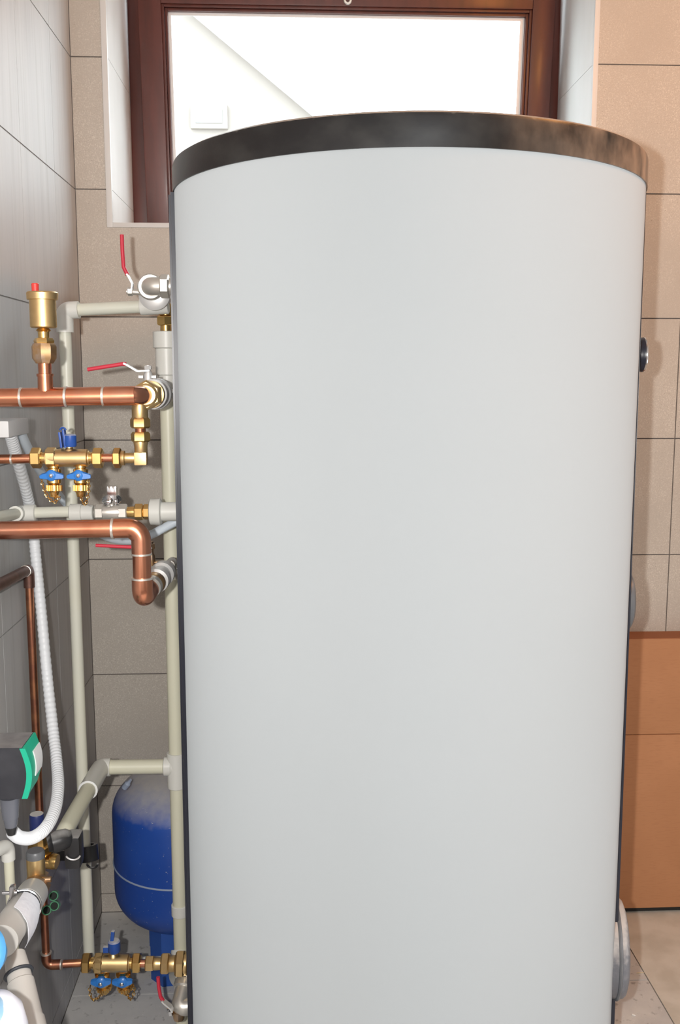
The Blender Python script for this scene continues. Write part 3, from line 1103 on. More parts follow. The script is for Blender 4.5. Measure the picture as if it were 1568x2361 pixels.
def filling_valve(px0, px1, py, Y, label, knob_px, knob_lever, drains, low=False):
    """body from px0 to px1 at height py"""
    a, b = P(px0, py, Y), P(px1, py, Y)
    k = MPP(a)
    t = thing('filling_valve', label, 'valve', P((px0 + px1) / 2, py + 22, Y), 'brass filling valves')
    r = Run(a, b)
    w = px1 - px0
    bm = B()
    r.cyl(bm, [(0, 16), (.02, 21), (.22, 22), (.24, 20.5), (.95, 20.5), (.97, 17), (1, 16)], 32)
    obj('body', bm, 'brass_matt', t)
    bm = B()
    r.hex(bm, .02, .26, 24.5)
    obj('collar', bm, 'brass_matt', t)
    bm = B()
    r.cyl(bm, [(-.16, 13), (.04, 13)])
    obj('neck', bm, 'brass', t)
    bm = B()
    r.cyl(bm, [(.96, 13), (1.14, 13)])
    obj('neck', bm, 'brass', t)
    bm = B()
    r.hex(bm, -.32, -.09, 24)
    obj('nut', bm, 'brass', t)
    bm = B()
    r.hex(bm, 1.07, 1.30, 23.5)
    obj('nut', bm, 'brass', t)
    # top knob
    kp = P(knob_px, py - 18, Y)
    bm = B()
    lathe(bm, kp, (0, 0, 1), [(-6 * k, 13 * k), (0, 12 * k), (5 * k, 8 * k), (14 * k, 8 * k)], 20)
    obj('bonnet', bm, 'brass_matt', t)
    bm = B()
    kb = kp + Vector((0, 0, 8 * k))
    lathe(bm, kb + Vector((3 * k, 0, 0)), (0, 0, 1), [(0, 12 * k), (3 * k, 14 * k), (26 * k, 14 * k), (29 * k, 11 * k), (29.5 * k, 0)], 24)
    kn = obj('knob', bm, 'blue_cap', t, label='blue plastic shut-off cap')
    bm = B()
    if knob_lever:
        box(bm, (kb.x - 4 * k, Y - 5 * k, kb.z + 26 * k), (kb.x + 4 * k, Y + 5 * k, kb.z + 52 * k), .0015,
            Matrix.Rotation(radians(8), 3, 'Y'))
        box(bm, (kb.x - 22 * k, Y - 5 * k, kb.z), (kb.x - 10 * k, Y + 5 * k, kb.z + 14 * k), .0015)
    else:
        for dx, hh in ((-18, 34), (-9, 40)):
            box(bm, (kb.x + (dx - 2.5) * k, Y - 10 * k, kb.z - 2 * k), (kb.x + (dx + 2.5) * k, Y + 10 * k, kb.z + hh * k), .001,
                Matrix.Rotation(radians(-6), 3, 'Y'))
        torus(bm, kb + Vector((-13 * k, 0, 38 * k)), (0, 1, 0), 6 * k, 2.4 * k, 16, 8, 0, pi)
    obj('flap', bm, 'blue_cap', kn)
    # two drain cocks
    for i, dx in enumerate(drains):
        dp = P(dx, py + 18, Y)
        if low:
            dirn = Vector((0, .32, -1)).normalized()
        else:
            dirn = Vector((0, -.10, -1)).normalized()
        bm = B()
        lathe(bm, dp, dirn, [(-4 * k, 12 * k), (6 * k, 12 * k), (8 * k, 17 * k), (40 * k, 16 * k), (44 * k, 12 * k)], 24)
        dr = obj('drain_cock', bm, 'brass', t)
        bm = B()
        s_ = 16
        cp = dp + dirn * (52 * k)
        lathe(bm, cp, dirn, [(-8 * k, 13 * k), (-7 * k, 16 * k), (6 * k, 16 * k), (9 * k, 12 * k), (20 * k, 9 * k), (21 * k, 0)], 24)
        for j in range(s_):
            aa = 2 * pi * j / s_
            fa, fb = frame_of(dirn)
            tube(bm, [cp + (fa * cos(aa) + fb * sin(aa)) * 16.5 * k + dirn * (-7 * k), cp + (fa * cos(aa) + fb * sin(aa)) * 16.5 * k + dirn * (6 * k)], 2.2 * k, 6)
        obj('cap', bm, 'brass', dr, label='knurled brass cap')
        # winged blue handle in front
        hp = dp + dirn * (20 * k) + Vector((0, -20 * k, 0))
        bm = B()
        lathe(bm, hp + Vector((0, 6 * k, 0)), (0, -1, 0), [(0, 12 * k), (10 * k, 13 * k), (14 * k, 9 * k), (15 * k, 0)], 24)
        for sgn in (-1, 1):
            n = 6
            prv = None
            for j in range(n):
                u = j / (n - 1)
                x = sgn * (8 + (15 if low else 19) * u) * k
                hh = (10 - 4.5 * u) * k
                zc = (-1.0 + 2.0 * u * (1 if low else -1.0)) * k
                if u == 1:
                    hh *= .7
                sec = [bm.verts.new(hp + Vector((x, yy * k, zc + zz_ * hh))) for yy, zz_ in ((2, 1), (-7 + 3 * u, .7), (-7 + 3 * u, -.7), (2, -1))]
                if prv:
                    for q_ in range(4):
                        bm.faces.new((prv[q_], prv[(q_ + 1) % 4], sec[(q_ + 1) % 4], sec[q_]))
                else:
                    bm.faces.new(sec)
                prv = sec
            bm.faces.new(prv)
        hd = obj('handle', bm, 'blue_handle', t, label='blue winged handle', smooth=40)
        bm = B()
        lathe(bm, hp + Vector((0, -8 * k, 0)), (0, -1, 0), [(0, 5 * k), (2 * k, 4.5 * k), (3.5 * k, 2.5 * k), (4 * k, 0)], 16)
        obj('screw', bm, 'chrome', hd)
        # retaining chain
        bm = B()
        cpz = cp + dirn * (22 * k)
        if low:
            sgn = -1 if i == 0 else 1
            pts = [hp + Vector((sgn * 24 * k, 0, -4 * k)), hp + Vector((sgn * 26 * k, 0, -26 * k)), hp + Vector((sgn * 18 * k, 0, -44 * k)), cpz]
        elif i == 0:
            pts = [hp + Vector((-24 * k, 0, -5 * k)), hp + Vector((-20 * k, 0, -28 * k)), hp + Vector((-10 * k, 0, -52 * k)), hp + Vector((4 * k, 0, -62 * k)),
                   hp + Vector((15 * k, 0, -50 * k)), cpz]
        else:
            pts = [hp + Vector((20 * k, 0, -4 * k)), hp + Vector((22 * k, -2 * k, -30 * k)), hp + Vector((16 * k, -2 * k, -60 * k)), hp + Vector((8 * k, 0, -66 * k)),
                   hp + Vector((3 * k, 0, -50 * k)), cpz]
        chain(bm, pts, k)
        obj('chain', bm, 'brass', dr)
    return t


filling_valve(105, 207, 1056, yd, 'upper brass filling valve with blue taps below thick copper pipe', 160, False, (124, 186))
filling_valve(217, 300, 2220, 1.88, 'lower brass filling valve with blue taps just above the floor', 261, True, (235, 284), True)

# small copper stub pipes either side of the upper filling valve
t = thing('copper_tube', 'thin bright copper tube entering upper filling valve from left', 'pipe', P(-60, 1060, yd))
bm = B()
tube(bm, [P(-75, 1060, yd), P(84, 1057, yd)], 10.8 * MPP(P(40, 1060, yd)), 20)
obj('pipe', bm, 'copper', t)
bm = B()
p = P(27, 1059, yd)
kk = MPP(p)
lathe(bm, p, (1, 0, 0), [(-3 * kk, 10 * kk), (-2 * kk, 12 * kk), (2 * kk, 12 * kk), (3 * kk, 10 * kk)], 20)
obj('solder_ring', bm, 'solder', t)
t = thing('copper_tube', 'tiny copper tube between upper filling valve and brass elbow', 'pipe', P(240, 1056, yd))
bm = B()
tube(bm, [P(226, 1056, yd), P(268, 1056, yd)], 10 * MPP(P(240, 1060, yd)), 20)
obj('pipe', bm, 'copper', t)

# ================================================================== LOWER COPPER PIPE with bend down
e0 = P(-70, 1224, 1.585)
e1 = P(327, 1217, 1.575)
e2 = P(331, 1379, 1.575)
e2.x = P(327, 1300, 1.575).x
e1.x = e2.x
e3 = Vector((e2.x + .003, 1.625, e2.z + .004))
t = thing('copper_pipe', 'lower copper pipe bending down then back to the tank', 'pipe', e0, 'thick copper pipes')
bm = B()
tube(bm, fillet([e0, e1, e2, e3], .026, 10), .0148, 32)
obj('pipe', bm, 'copper', t)
bm = B()
tube(bm, fillet([P(262, 1218.5, 1.575), e1, Vector((e2.x, e2.y, zpx(1278, 1.575)))], .030, 10), .0160, 32)
obj('elbow', bm, 'copper', t)
bm = B()
tube(bm, fillet([Vector((e2.x, e2.y, zpx(1334, 1.575))), e2, e3], .024, 10), .0172, 32)
obj('elbow', bm, 'copper', t)
for py, r in ((1279, .0168), (1335, .0182)):
    bm = B()
    lathe(bm, Vector((e2.x, e2.y, zpx(py, 1.575))), (0, 0, 1), [(-.0022, .014), (-.0016, r), (.0014, r), (.002, .014)], 32)
    obj('solder_ring', bm, 'solder', t)
bm = B()
lathe(bm, P(261, 1218.5, 1.575), (1, 0, 0), [(-.0034, .014), (-.0024, .0170), (.0016, .0170), (.0024, .014)], 32)
obj('solder_ring', bm, 'solder', t)

# lower ball valve behind that bend
o = Vector((e3.x + .002, 1.622, e3.z + .002))
k = MPP(o)
t = thing('ball_valve', 'ball valve half hidden behind the copper bend, lever pointing left', 'valve', o, LV)
bm = B()
lathe(bm, o, (.06, 1, .03), [(0, 19 * k), (.004, 24 * k), (.018, 25 * k), (.021, 21 * k)], 32)
obj('union_nut', bm, 'nickel', t)
bm = B()
lathe(bm, o, (.06, 1, .03), [(.030, 20 * k), (.048, 20 * k), (.052, 29 * k), (.068, 30 * k), (.072, 24 * k), (.096, 24 * k), (.100, 30 * k), (.118, 30 * k),
                         (.124, 21 * k), (.15, 18 * k), (.156, 14 * k), (.20, 13 * k)], 36)
obj('body', bm, 'zinc', t, label='ringed pale metal body')
bm = B()
lathe(bm, o, (.06, 1, .03), [(.018, 21 * k), (.024, 26 * k), (.040, 26 * k), (.045, 21 * k)], 32)
obj('collar', bm, 'brass_old', t, label='brass ring between the pale ones')
bm = B()
p0 = o + Vector((.012, .20, .006))
pe = P(386, 1318, 1.84)
tube(bm, fillet([p0 - Vector((0, .03, 0)), Vector((p0.x, 1.84, p0.z)), pe], .012), 12 * k, 20)
obj('elbow', bm, 'nickel', t)
ys2 = 1.745
sx = P(349, 1290, ys2)
bm = B()
lathe(bm, Vector((sx.x, ys2, 0)), (0, 0, 1), [(o.z + .015, .007), (zpx(1283, ys2), .007), (zpx(1278, ys2), .0045), (zpx(1250, ys2), .0045)], 16)
hexnut(bm, Vector((sx.x, ys2, 0)), (0, 0, 1), zpx(1268, ys2), zpx(1255, ys2), .0075)
box(bm, (sx.x + .006, ys2 - .006, zpx(1300, ys2)), (sx.x + .022, ys2 + .006, zpx(1296, ys2)), .001)
obj('stem', bm, 'brass_old', t)
lever(t, [P(352, 1262, ys2), P(322, 1262, ys2), P(312, 1261, ys2)], [P(318, 1262, ys2), P(221, 1257.5, ys2)], .017, .003, (0, 1, 0), 4.4 * k)

# ================================================================== PLASTIC LINE WITH BUTTERFLY VALVE
yh = 1.82
t = thing('plastic_line', 'grey plastic pipe line with sleeves just above lower copper pipe', 'pipe', P(40, 1183, yh))
h0 = P(-40, 1199, 1.55)
h1 = P(44, 1183, yh)
h2 = P(216, 1178, yh)
bm = B()
tube(bm, fillet([Vector((XL - .01, h0.y - .01, h0.z)), h0, h1, h2], .012), 12.6 * MPP(h1), 24)
obj('pipe', bm, 'ppr', t)
r = Run(P(0, 1184, yh), P(400, 1180, yh))
r.a = P(0, 1183.5, yh)
bm = B()
tube(bm, fillet([h1 + (h0 - h1).normalized() * .034, h1, h1 + Vector((.022, 0, 0))], .012), 17.5 * r.k, 24)
obj('elbow', bm, 'ppr_fit', t)
bm = B()
lathe(bm, h1 + Vector((.010, 0, 0)), (1, 0, 0), [(0, 17 * r.k), (.001, 19.5 * r.k), (.020, 19.5 * r.k), (.021, 17 * r.k)], 28)
obj('fitting', bm, 'ppr_fit', t)
bm = B()
r.cyl(bm, [(.400, 17), (.405, 20), (.468, 20), (.472, 17)])
obj('fitting', bm, 'ppr_fit', t)
bm = B()
r.cyl(bm, [(.468, 17.5), (.535, 17.5), (.538, 15)])
obj('fitting', bm, 'ppr_fit', t)
bm = B()
r.cyl(bm, [(.862, 26), (.868, 30), (.925, 31), (.932, 27)], 32)
obj('adapter', bm, 'ppr_fit', t, label='wide grey threaded adapter')
bm = B()
r.cyl(bm, [(.93, 22), (1.15, 22)], 28)
obj('adapter', bm, 'ppr_fit', t)

t = thing('butterfly_valve', 'small nickel valve with chrome butterfly handle in the plastic line', 'valve', r.at(.64), None)
bm = B()
r.cyl(bm, [(.545, 14), (.575, 15), (.60, 17), (.69, 17), (.705, 14), (.72, 15)], 28)
r.hex(bm, .548, .598, 19)
r.hex(bm, .682, .734, 19)
obj('body', bm, 'nickel', t)
bm = B()
r.cyl(bm, [(.73, 12), (.77, 13), (.80, 12), (.87, 14)], 24)
r.hex(bm, .775, .825, 19)
r.hex(bm, .826, .868, 18)
obj('union', bm, 'brass', t, label='brass union on the right of the valve')
bm = B()
hp = P(258, 1160, yh)
k = MPP(hp)
lathe(bm, hp, (0, 0, 1), [(-8 * k, 8 * k), (0, 7 * k), (6 * k, 9 * k)], 16)
obj('stem', bm, 'nickel', t)
bm = B()
for sg, ry in ((-1, -.5), (1, .5)):
    lathe(bm, hp + Vector((sg * 9 * k, ry * 12 * k, 7 * k)), (sg * .3, -.9, .35), [(-8 * k, 7 * k), (-6 * k, 12 * k), (3 * k, 12 * k), (6 * k, 8 * k), (7 * k, 0)], 20)
box(bm, (hp.x - 10 * k, yh - 5 * k, hp.z + 6 * k), (hp.x + 12 * k, yh + 10 * k, hp.z + 40 * k), .003)
obj('handle', bm, 'chrome', t, label='polished butterfly handle')

# ================================================================== WHITE TRAY, HOSE AND TUBE
tp = P(44, 985, 1.66)
k = MPP(tp)
bm = B()
box(bm, (XL - .003, 1.60, tp.z - 19 * k), (tp.x, 1.72, tp.z + 18 * k), .003)
tag(obj('drain_funnel', bm, 'grey_plastic', origin=(XL, 1.66, tp.z)), 'white plastic box on left wall feeding the ribbed hose', 'funnel')

hose = [P(24, 1000, 1.67), P(38, 1052, 1.73), P(60, 1130, 1.84), P(74, 1200, 1.88), P(84, 1300, 1.875), P(96, 1420, 1.865), P(109, 1560, 1.84),
        P(122, 1680, 1.78), P(131, 1760, 1.72), P(134, 1815, 1.66), P(127, 1865, 1.60), P(107, 1907, 1.55), P(76, 1931, 1.52), P(46, 1931, 1.50), P(27, 1917, 1.49)]
path = smooth_path(hose, 40)
bm = B()
tube(bm, path, .01, 16, rfun=lambda i: .0102 + .0006 * sin(i * 2 * pi / 4))
tag(obj('hose', bm, 'hose', origin=hose[7], smooth=60), 'white ribbed plastic hose hanging down the left wall', 'hose')

t2 = [P(42, 985, 1.70), P(60, 1025, 1.76), P(90, 1082, 1.88), P(118, 1120, 1.97), P(150, 1158, 2.0), P(200, 1210, 2.0), P(252, 1240, 1.95), P(300, 1246, 1.90),
      P(345, 1234, 1.87), P(380, 1216, 1.86), P(430, 1190, 1.86)]
bm = B()
tube(bm, smooth_path(t2, 10), .0085, 14)
tag(obj('drain_tube', bm, 'tube_blue', origin=t2[4]), 'smooth bluish white tube passing behind the copper pipe', 'tube')

# ================================================================== THIN DARK COPPER PIPE
i0, i1 = P(-60, 1378, 1.50), P(66, 1313, 1.86)
i2 = Vector((i1.x, 1.86, zpx(2219, 1.88, 118)))
i2.z = P(118, 2218, 1.87).z
i3 = P(206, 2219, 1.88)
t = thing('copper_tube', 'thin dull copper tube running down left wall to the floor', 'pipe', i2)
bm = B()
tube(bm, fillet([Vector((XL - .01, i0.y, i0.z)), i0, i1, i1 - Vector((0, 0, .035))], .012), .0105, 20)
obj('upper_arm', bm, 'copper_dark', t, label='dark tarnished arm')
bm = B()
tube(bm, fillet([i1 - Vector((0, 0, .02)), i2, i3], .014), .0078, 20)
obj('pipe', bm, 'copper_dull', t)
bm = B()
tube(bm, fillet([i2 + Vector((0, 0, .026)), i2, i2 + Vector((.028, .001, 0))], .014), .0098, 20)
obj('elbow', bm, 'copper_dull', t)
for p, d in ((i2 + Vector((0, 0, .027)), (0, 0, 1)), (i2 + Vector((.030, .001, 0)), (1, 0, 0)), (i1 + (i0 - i1).normalized() * .03, i0 - i1)):
    bm = B()
    lathe(bm, p, d, [(-.002, .008), (-.0015, .0112), (.0012, .0112), (.002, .008)], 20)
    obj('solder_ring', bm, 'solder', t)

# ================================================================== PUMP HEAD
pa = P(50, 1724, 1.42)
pb = P(57, 1842, 1.42)
k = MPP(pa)
zt, zb = pa.z, pb.z
xr = pa.x
t = thing('pump', 'black circulation pump head with green front at left edge', 'pump', (xr - .05, 1.45, zb))
bm = B()
prof_ = [(xr - .085, zb), (xr - .085, zt)] + [(xr + sin(pi * (1 - j / 10)) * .0085, zt + (zb - zt) * j / 10) for j in range(11)]
r0 = [bm.verts.new((x, 1.42, z)) for x, z in prof_]
r1 = [bm.verts.new((x, 1.484, z)) for x, z in prof_]
bm.faces.new(r0)
bm.faces.new(r1)
for j in range(len(prof_)):
    j2 = (j + 1) % len(prof_)
    bm.faces.new((r0[j], r0[j2], r1[j2], r1[j]))
obj('housing', bm, 'pump_black', t, label='black plastic housing')
bm = B()
lathe(bm, (xr - .08, 1.45, (zt + zb) / 2), (-1, 0, 0), [(0, .036), (.012, .040), (.044, .040)], 32)
obj('motor', bm, 'pump_black', t)
bm = B()
# convex green front plate
n = 10
rows = []
for j in range(n + 1):
    u = j / n
    z = zb + .001 + (zt - zb - .002) * u
    bul = sin(pi * u) * .0085
    rows.append((z, bul))
for y0, y1, th in ((1.418, 1.424, .0055), (1.424, 1.486, .003)):
    prev = None
    for z, bul in rows:
        s = [bm.verts.new(c) for c in ((xr - .003 + bul, y0, z), (xr + th + bul, y0, z), (xr + th + bul, y1, z), (xr - .003 + bul, y1, z))]
        if prev:
            for q_ in range(4):
                bm.faces.new((prev[q_], prev[(q_ + 1) % 4], s[(q_ + 1) % 4], s[q_]))
        else:
            bm.faces.new(s)
        prev = s
    bm.faces.new(prev)
obj('front_plate', bm, 'pump_green', t, label='bulging green front plate')
bm = B()
prev = None
for z, bul in rows[3:9]:
    s = [bm.verts.new(c) for c in ((xr, 1.448, z), (xr + .0045 + bul, 1.448, z), (xr + .0045 + bul, 1.485, z), (xr, 1.485, z))]
    if prev:
        for q_ in range(4):
            bm.faces.new((prev[q_], prev[(q_ + 1) % 4], s[(q_ + 1) % 4], s[q_]))
    else:
        bm.faces.new(s)
    prev = s
bm.faces.new(prev)
obj('panel', bm, 'white_plastic', t, label='white control panel')
bm = B()
pp = P(22, 1838, 1.46)
vrun(bm, pp.x, 1.46, [(1905, 13), (1895, 15), (1885, 16), (1884, 18), (1836, 22)], 24)
obj('cable_plug', bm, 'smoke_plastic', t, label='smoky tapered plug under the housing')
bm = B()
vrun(bm, pp.x, 1.46, [(1922, 9), (1908, 13), (1884, 14.5)], 20)
obj('cable_gland', bm, 'black_plastic', t)

# ================================================================== SAFETY GROUP, LOWER LEFT
ysg = 1.60
t = thing('safety_valve', 'brass safety valve group with dark blue cap, lower left', 'valve', P(85, 2060, ysg))
bm = B()
bx = P(85, 1888, ysg + .06).x
yk = ysg + .06
vrun(bm, bx, yk, [(1935, 14), (1912, 17), (1880, 16.5), (1876, 15)], 28)
obj('cap', bm, 'navy_cap', t, label='dark blue cap, white with dust on top')
bm = B()
vx = P(92, 1960, yk).x
vrun(bm, vx, yk, [(1985, 18), (1960, 22), (1952, 17), (1932, 15)], 8)
vrun(bm, vx, yk, [(1975, 22), (1962, 28), (1950, 27), (1948, 17)], 6)
obj('bonnet', bm, 'brass', t)
bm = B()
sp = P(112, 1985, yk)
lathe(bm, sp + Vector((-.02, 0, 0)), (1, -.15, -.1), [(0, 17 * k), (.014, 18 * k), (.018, 16 * k), (.03, 16 * k)], 20)
lathe(bm, sp + Vector((.004, 0, 0)), (1, -.15, -.1), [(0, 20 * k), (.004, 22 * k), (.012, 20 * k)], 20)
lathe(bm, P(92, 2000, yk), (0, 0, -1), [(-.02, 15 * k), (.05, 15 * k)], 16)
obj('side_outlet', bm, 'brass', t)
bm = B()
cx = P(83, 2000, ysg - .03).x
yy = ysg - .03
vrun(bm, cx, yy, [(2030, 17), (2028, 20), (2020, 20.5), (1975, 21), (1972, 20)], 28)
obj('barrel', bm, 'brass_matt', t, label='upright brass barrel')
bm = B()
vrun(bm, cx, yy, [(1976, 21.5), (1964, 21), (1960, 18)], 28)
obj('barrel_top', bm, 'flange_grey', t, label='dark grey ring on top of the barrel')
bm = B()
te = P(88, 2043, ysg - .03)
lathe(bm, P(62, 2030, 1.57), Vector((1, .0, -.25)), [(0, 17 * k), (.003, 20 * k), (.030, 20 * k), (.034, 17 * k)], 24)
lathe(bm, P(100, 2028, 1.55), (1, 0, 0.02), [(-.01, 7 * k), (.013, 7.5 * k), (.0135, 6 * k)], 16)
dirn = (P(12, 2162, 1.36) - P(88, 2044, 1.56)).normalized()
a0 = P(91, 2036, 1.57)
lathe(bm, a0, dirn, [(-.022, 22 * k), (-.012, 27 * k), (.006, 28 * k), (.010, 33 * k), (.034, 34 * k), (.040, 28 * k)], 8)
obj('tee', bm, 'brass_old', t, label='worn brass tee at the bottom')

# grey plastic union with metal clamp, coming forward from the brass tee
t = thing('plastic_union', 'grey plastic union coming forward from the brass safety valve', 'fitting', P(45, 2110, 1.45))
a1 = a0 + dirn * .040
Lx = (P(4, 2190, 1.34) - a1).length
bm = B()
lathe(bm, a1, dirn, [(0, .020), (.004, .0245), (.052, .026), (.056, .023)], 32)
obj('collar', bm, 'union_grey', t)
bm = B()
lathe(bm, a1, dirn, [(.054, .0245), (.056, .0252), (.066, .0252), (.068, .022)], 32)
obj('seal', bm, 'rubber', t, label='black rubber seal')
bm = B()
lathe(bm, a1, dirn, [(.060, .022), (.066, .0245), (.130, .0255), (.134, .024), (.19, .024)], 32)
obj('body', bm, 'union_grey', t)
bm = B()
cl = a1 + dirn * .060
torus(bm, cl, dirn, .0258, .0022, 32, 8)
cp_ = obj('clamp', bm, 'chrome', t, label='zinc hose clamp')
bm = B()
sc = cl + Vector((-.016, -.004, .026))
kk = MPP(sc)
lathe(bm, sc + Vector((.004, 0, 0)), (-1, 0, 0), [(-.004, .006), (.004, .006), (.0045, .003), (.020, .003)], 12)
box(bm, sc + Vector((-.004, -.006, -.012)), sc + Vector((.004, .006, .012)), .0015)
obj('bolt', bm, 'chrome', cp_)
# paper tag stuck round the body
bm = B()
pc = a1 + dirn * .108
fa, fb = frame_of(dirn)
prev = None
for j in range(13):
    ang = radians(95 + j * 11.5)
    o_ = (fa * cos(ang) + fb * sin(ang))
    # rows along the axis: narrow to a rounded tongue at the lower end
    hang = max(0, j - 6) * .0055
    w0 = -.036 + max(0, j - 6) * .0040
    w1 = .040 - max(0, j - 8) * .0050 - max(0, 4 - j) * .004
    rr = .0272
    p_ = [pc + o_ * rr + dirn * w0, pc + o_ * rr + dirn * w1, pc + o_ * (rr + .0008) + dirn * w1, pc + o_ * (rr + .0008) + dirn * w0]
    s = [bm.verts.new(x - Vector((0, 0, hang * .5))) for x in p_]
    if prev:
        for q_ in range(4):
            bm.faces.new((prev[q_], prev[(q_ + 1) % 4], s[(q_ + 1) % 4], s[q_]))
    else:
        bm.faces.new(s)
    prev = s
bm.faces.new(prev)
tag(obj('paper_tag', bm, 'paper', origin=pc), 'crumpled white paper tag wrapped on grey union', 'tag')

# grey plastic riser at the left edge
g0, g1, g2 = P(-40, 1975, 1.50), P(18, 1948, 1.56), P(44, 2180, 1.56)
g2.x = P(22, 2000, 1.56).x + .004
t = thing('plastic_riser', 'cream plastic pipe bend at the left edge under the pump', 'pipe', g2)
bm = B()
tube(bm, fillet([Vector((XL - .01, g0.y, g0.z)), g0, g1, Vector((g2.x, g2.y, 0))], .016), 11.5 * MPP(g1), 24)
obj('pipe', bm, 'ppr_cream', t)
bm = B()
tube(bm, fillet([g1 + (g0 - g1).normalized() * .04, g1, g1 - Vector((0, 0, .026))], .016), 15.5 * MPP(g1), 24)
obj('elbow', bm, 'ppr_fit', t)

# grey fittings lower down behind the canister
t = thing('plastic_fitting', 'stack of grey plastic fittings with dark seal behind the blue canister', 'fitting', P(55, 2361, 1.36))
u = P(40, 2230, 1.36)
w_ = P(66, 2350, 1.30)
dv = (w_ - u).normalized()
kk = MPP(u)
bm = B()
lathe(bm, u, dv, [(-.02, 24 * kk), (.004, 27 * kk), (.022, 27 * kk), (.024, 30 * kk), (.08, 31 * kk), (.083, 34 * kk), (.2, 36 * kk)], 32)
lathe(bm, u + dv * .195, Vector((0, 0, -1)), [(-.01, .018), (.02, .020), ((u + dv * .195).z, .020)], 24)
obj('body', bm, 'union_grey', t)
bm = B()
torus(bm, u + dv * .010, dv, 30 * kk, 4 * kk, 40, 8)
obj('seal', bm, 'rubber', t, label='dark rubber ring')

# white and blue canister, nearest thing at the lower left corner
t = thing('filter_canister', 'white and blue plastic canister in the bottom left corner', 'canister', P(-20, 2400, 1.15))
yq = 1.16
c_ = P(-50, 2200, yq)
kk = MPP(c_)
ax = Vector((-.30, -.72, .50)).normalized()
bm = B()
lathe(bm, c_, ax, [(-.03, 40 * kk), (-.010, 60 * kk), (-.007, 64 * kk), (0, 64 * kk), (.003, 62 * kk)], 56)
obj('lid', bm, 'can_blue', t, label='blue rim')
bm = B()
lathe(bm, c_, ax, [(-.002, 55 * kk), (.004, 60.5 * kk), (.010, 54 * kk), (.014, 34 * kk), (.015, 0)], 56)
obj('lid_top', bm, 'can_white', t, label='white domed lid')
bm = B()
c2_ = P(-6, 2372, 1.12)
k2 = MPP(c2_)
lathe(bm, c2_ + Vector((0, 0, -.12)), (0, 0, 1), [(0, 60 * k2), (.09, 68 * k2), (.12, 68 * k2), (.145, 58 * k2), (.160, 36 * k2), (.166, 0)], 48)
obj('bowl', bm, 'can_white', t, label='rounded white bowl')
bm = B()
ax2 = Vector((-.26, -.62, .74)).normalized()
cb = c2_ + Vector((-.004, -.004, .018))
lathe(bm, cb, ax2, [(-.02, 30 * k2), (-.012, 44 * k2), (.031, 44 * k2), (.034, 38 * k2), (.036, 0)], 40)
obj('bowl_panel', bm, 'can_lightblue', t, label='light blue patch on the bowl')

bm = B()
box(bm, (XL, c_.y - .02, c_.z - .012), (c_.x, c_.y + .03, c_.z + .004), .002)
box(bm, (XL, c_.y - .03, c_.z - .14), (XL + .006, c_.y + .05, c_.z + .03), .001)
box(bm, (XL, c2_.y - .008, c2_.z - .05), (c2_.x, c2_.y + .008, c2_.z - .03), .002)
obj('bracket', bm, 'grey_plastic', t)

# ---- black pipe clamps
def pipe_clip(px, py, Y, R, label, group=None, wallx=XL):
    c = P(px, py, Y)
    k = MPP(c)
    t = thing('pipe_clip', label, 'clip', c, group)
    bm = B()
    ax = Vector((.12, -.25, -1)).normalized()
    # C-shaped saddle
    fa, fb = frame_of(ax)
    n = 18
    prev = None
    for j in range(n + 1):
        a = radians(-150 + 300 * j / n)
        o_ = fa * cos(a) + fb * sin(a)
        s = [bm.verts.new(c + o_ * r_ + ax * h_) for r_, h_ in ((R, -.016), (R + .0065, -.016), (R + .0065, .016), (R, .016))]
        if prev:
            for q_ in range(4):
                bm.faces.new((prev[q_], prev[(q_ + 1) % 4], s[(q_ + 1) % 4], s[q_]))
        else:
            bm.faces.new(s)
        prev = s
    bm.faces.new(prev)
    obj('saddle', bm, 'black_plastic', t)
    bm = B()
    box(bm, (wallx, c.y - .010, c.z - .012), (c.x - R * .8, c.y + .012, c.z + .010), .002)
    obj('base', bm, 'black_plastic', t)
    bm = B()
    torus(bm, c + Vector((.012, -R - .008, -.014)), (0, 1, .3), .011, .0022, 20, 8, radians(180), radians(360))
    obj('latch', bm, 'black_plastic', t)
    return t


pipe_clip(204, 1966, 1.96, .0137, 'black plastic clip round the corner pipe above floor')
# black coupling at the end of the branch pipe
t = thing('pipe_coupling', 'dusty black plastic coupling at lower end of the thick branch pipe', 'coupling', P(172, 2000, 1.63))
bm = B()
cc = P(170, 1955, 1.63)
kk = MPP(cc)
box(bm, (cc.x - 18 * kk, 1.612, cc.z - 42 * kk), (cc.x + 19 * kk, 1.65, cc.z + 36 * kk), .009)
lathe(bm, P(150, 1934, 1.62), (P(112, 1946, 1.61) - P(150, 1934, 1.62)), [(-.012, 14 * kk), (-.004, 22 * kk), (.010, 24 * kk), (.022, 24 * kk), (.026, 19 * kk), (.03, 18 * kk)], 24)
obj('body', bm, 'black_plastic', t)
bm = B()
torus(bm, P(168, 1968, 1.607), (0, 1, .2), 17 * kk, 2.0 * kk, 20, 8, radians(205), radians(335))
obj('clasp', bm, 'zinc', t, label='worn shiny edge')

# ---- three green tube ends
t = thing('green_tubes', 'bundle of three short green tubes beside brass tee', 'tube bundle', P(118, 2100, 1.66))
for px, py in ((123, 2066), (125, 2089), (107, 2099)):
    c = P(px, py, 1.63)
    kk = MPP(c)
    axd = (ray(px, py) + Vector((.10, 0, .06))).normalized()
    bm = B()
    lathe(bm, c, axd, [(.012, 8.0 * kk), (0, 8.4 * kk), (-.001, 9.4 * kk), (0, 10.6 * kk), (.035, 10.6 * kk), (.035, 8 * kk)], 24, cap=False)
    tb = obj('tube', bm, 'green_plastic', t)
    bm = B()
    lathe(bm, c, axd, [(.010, 8.2 * kk), (.011, 0)], 20)
    obj('bore', bm, 'bore_dark', tb)

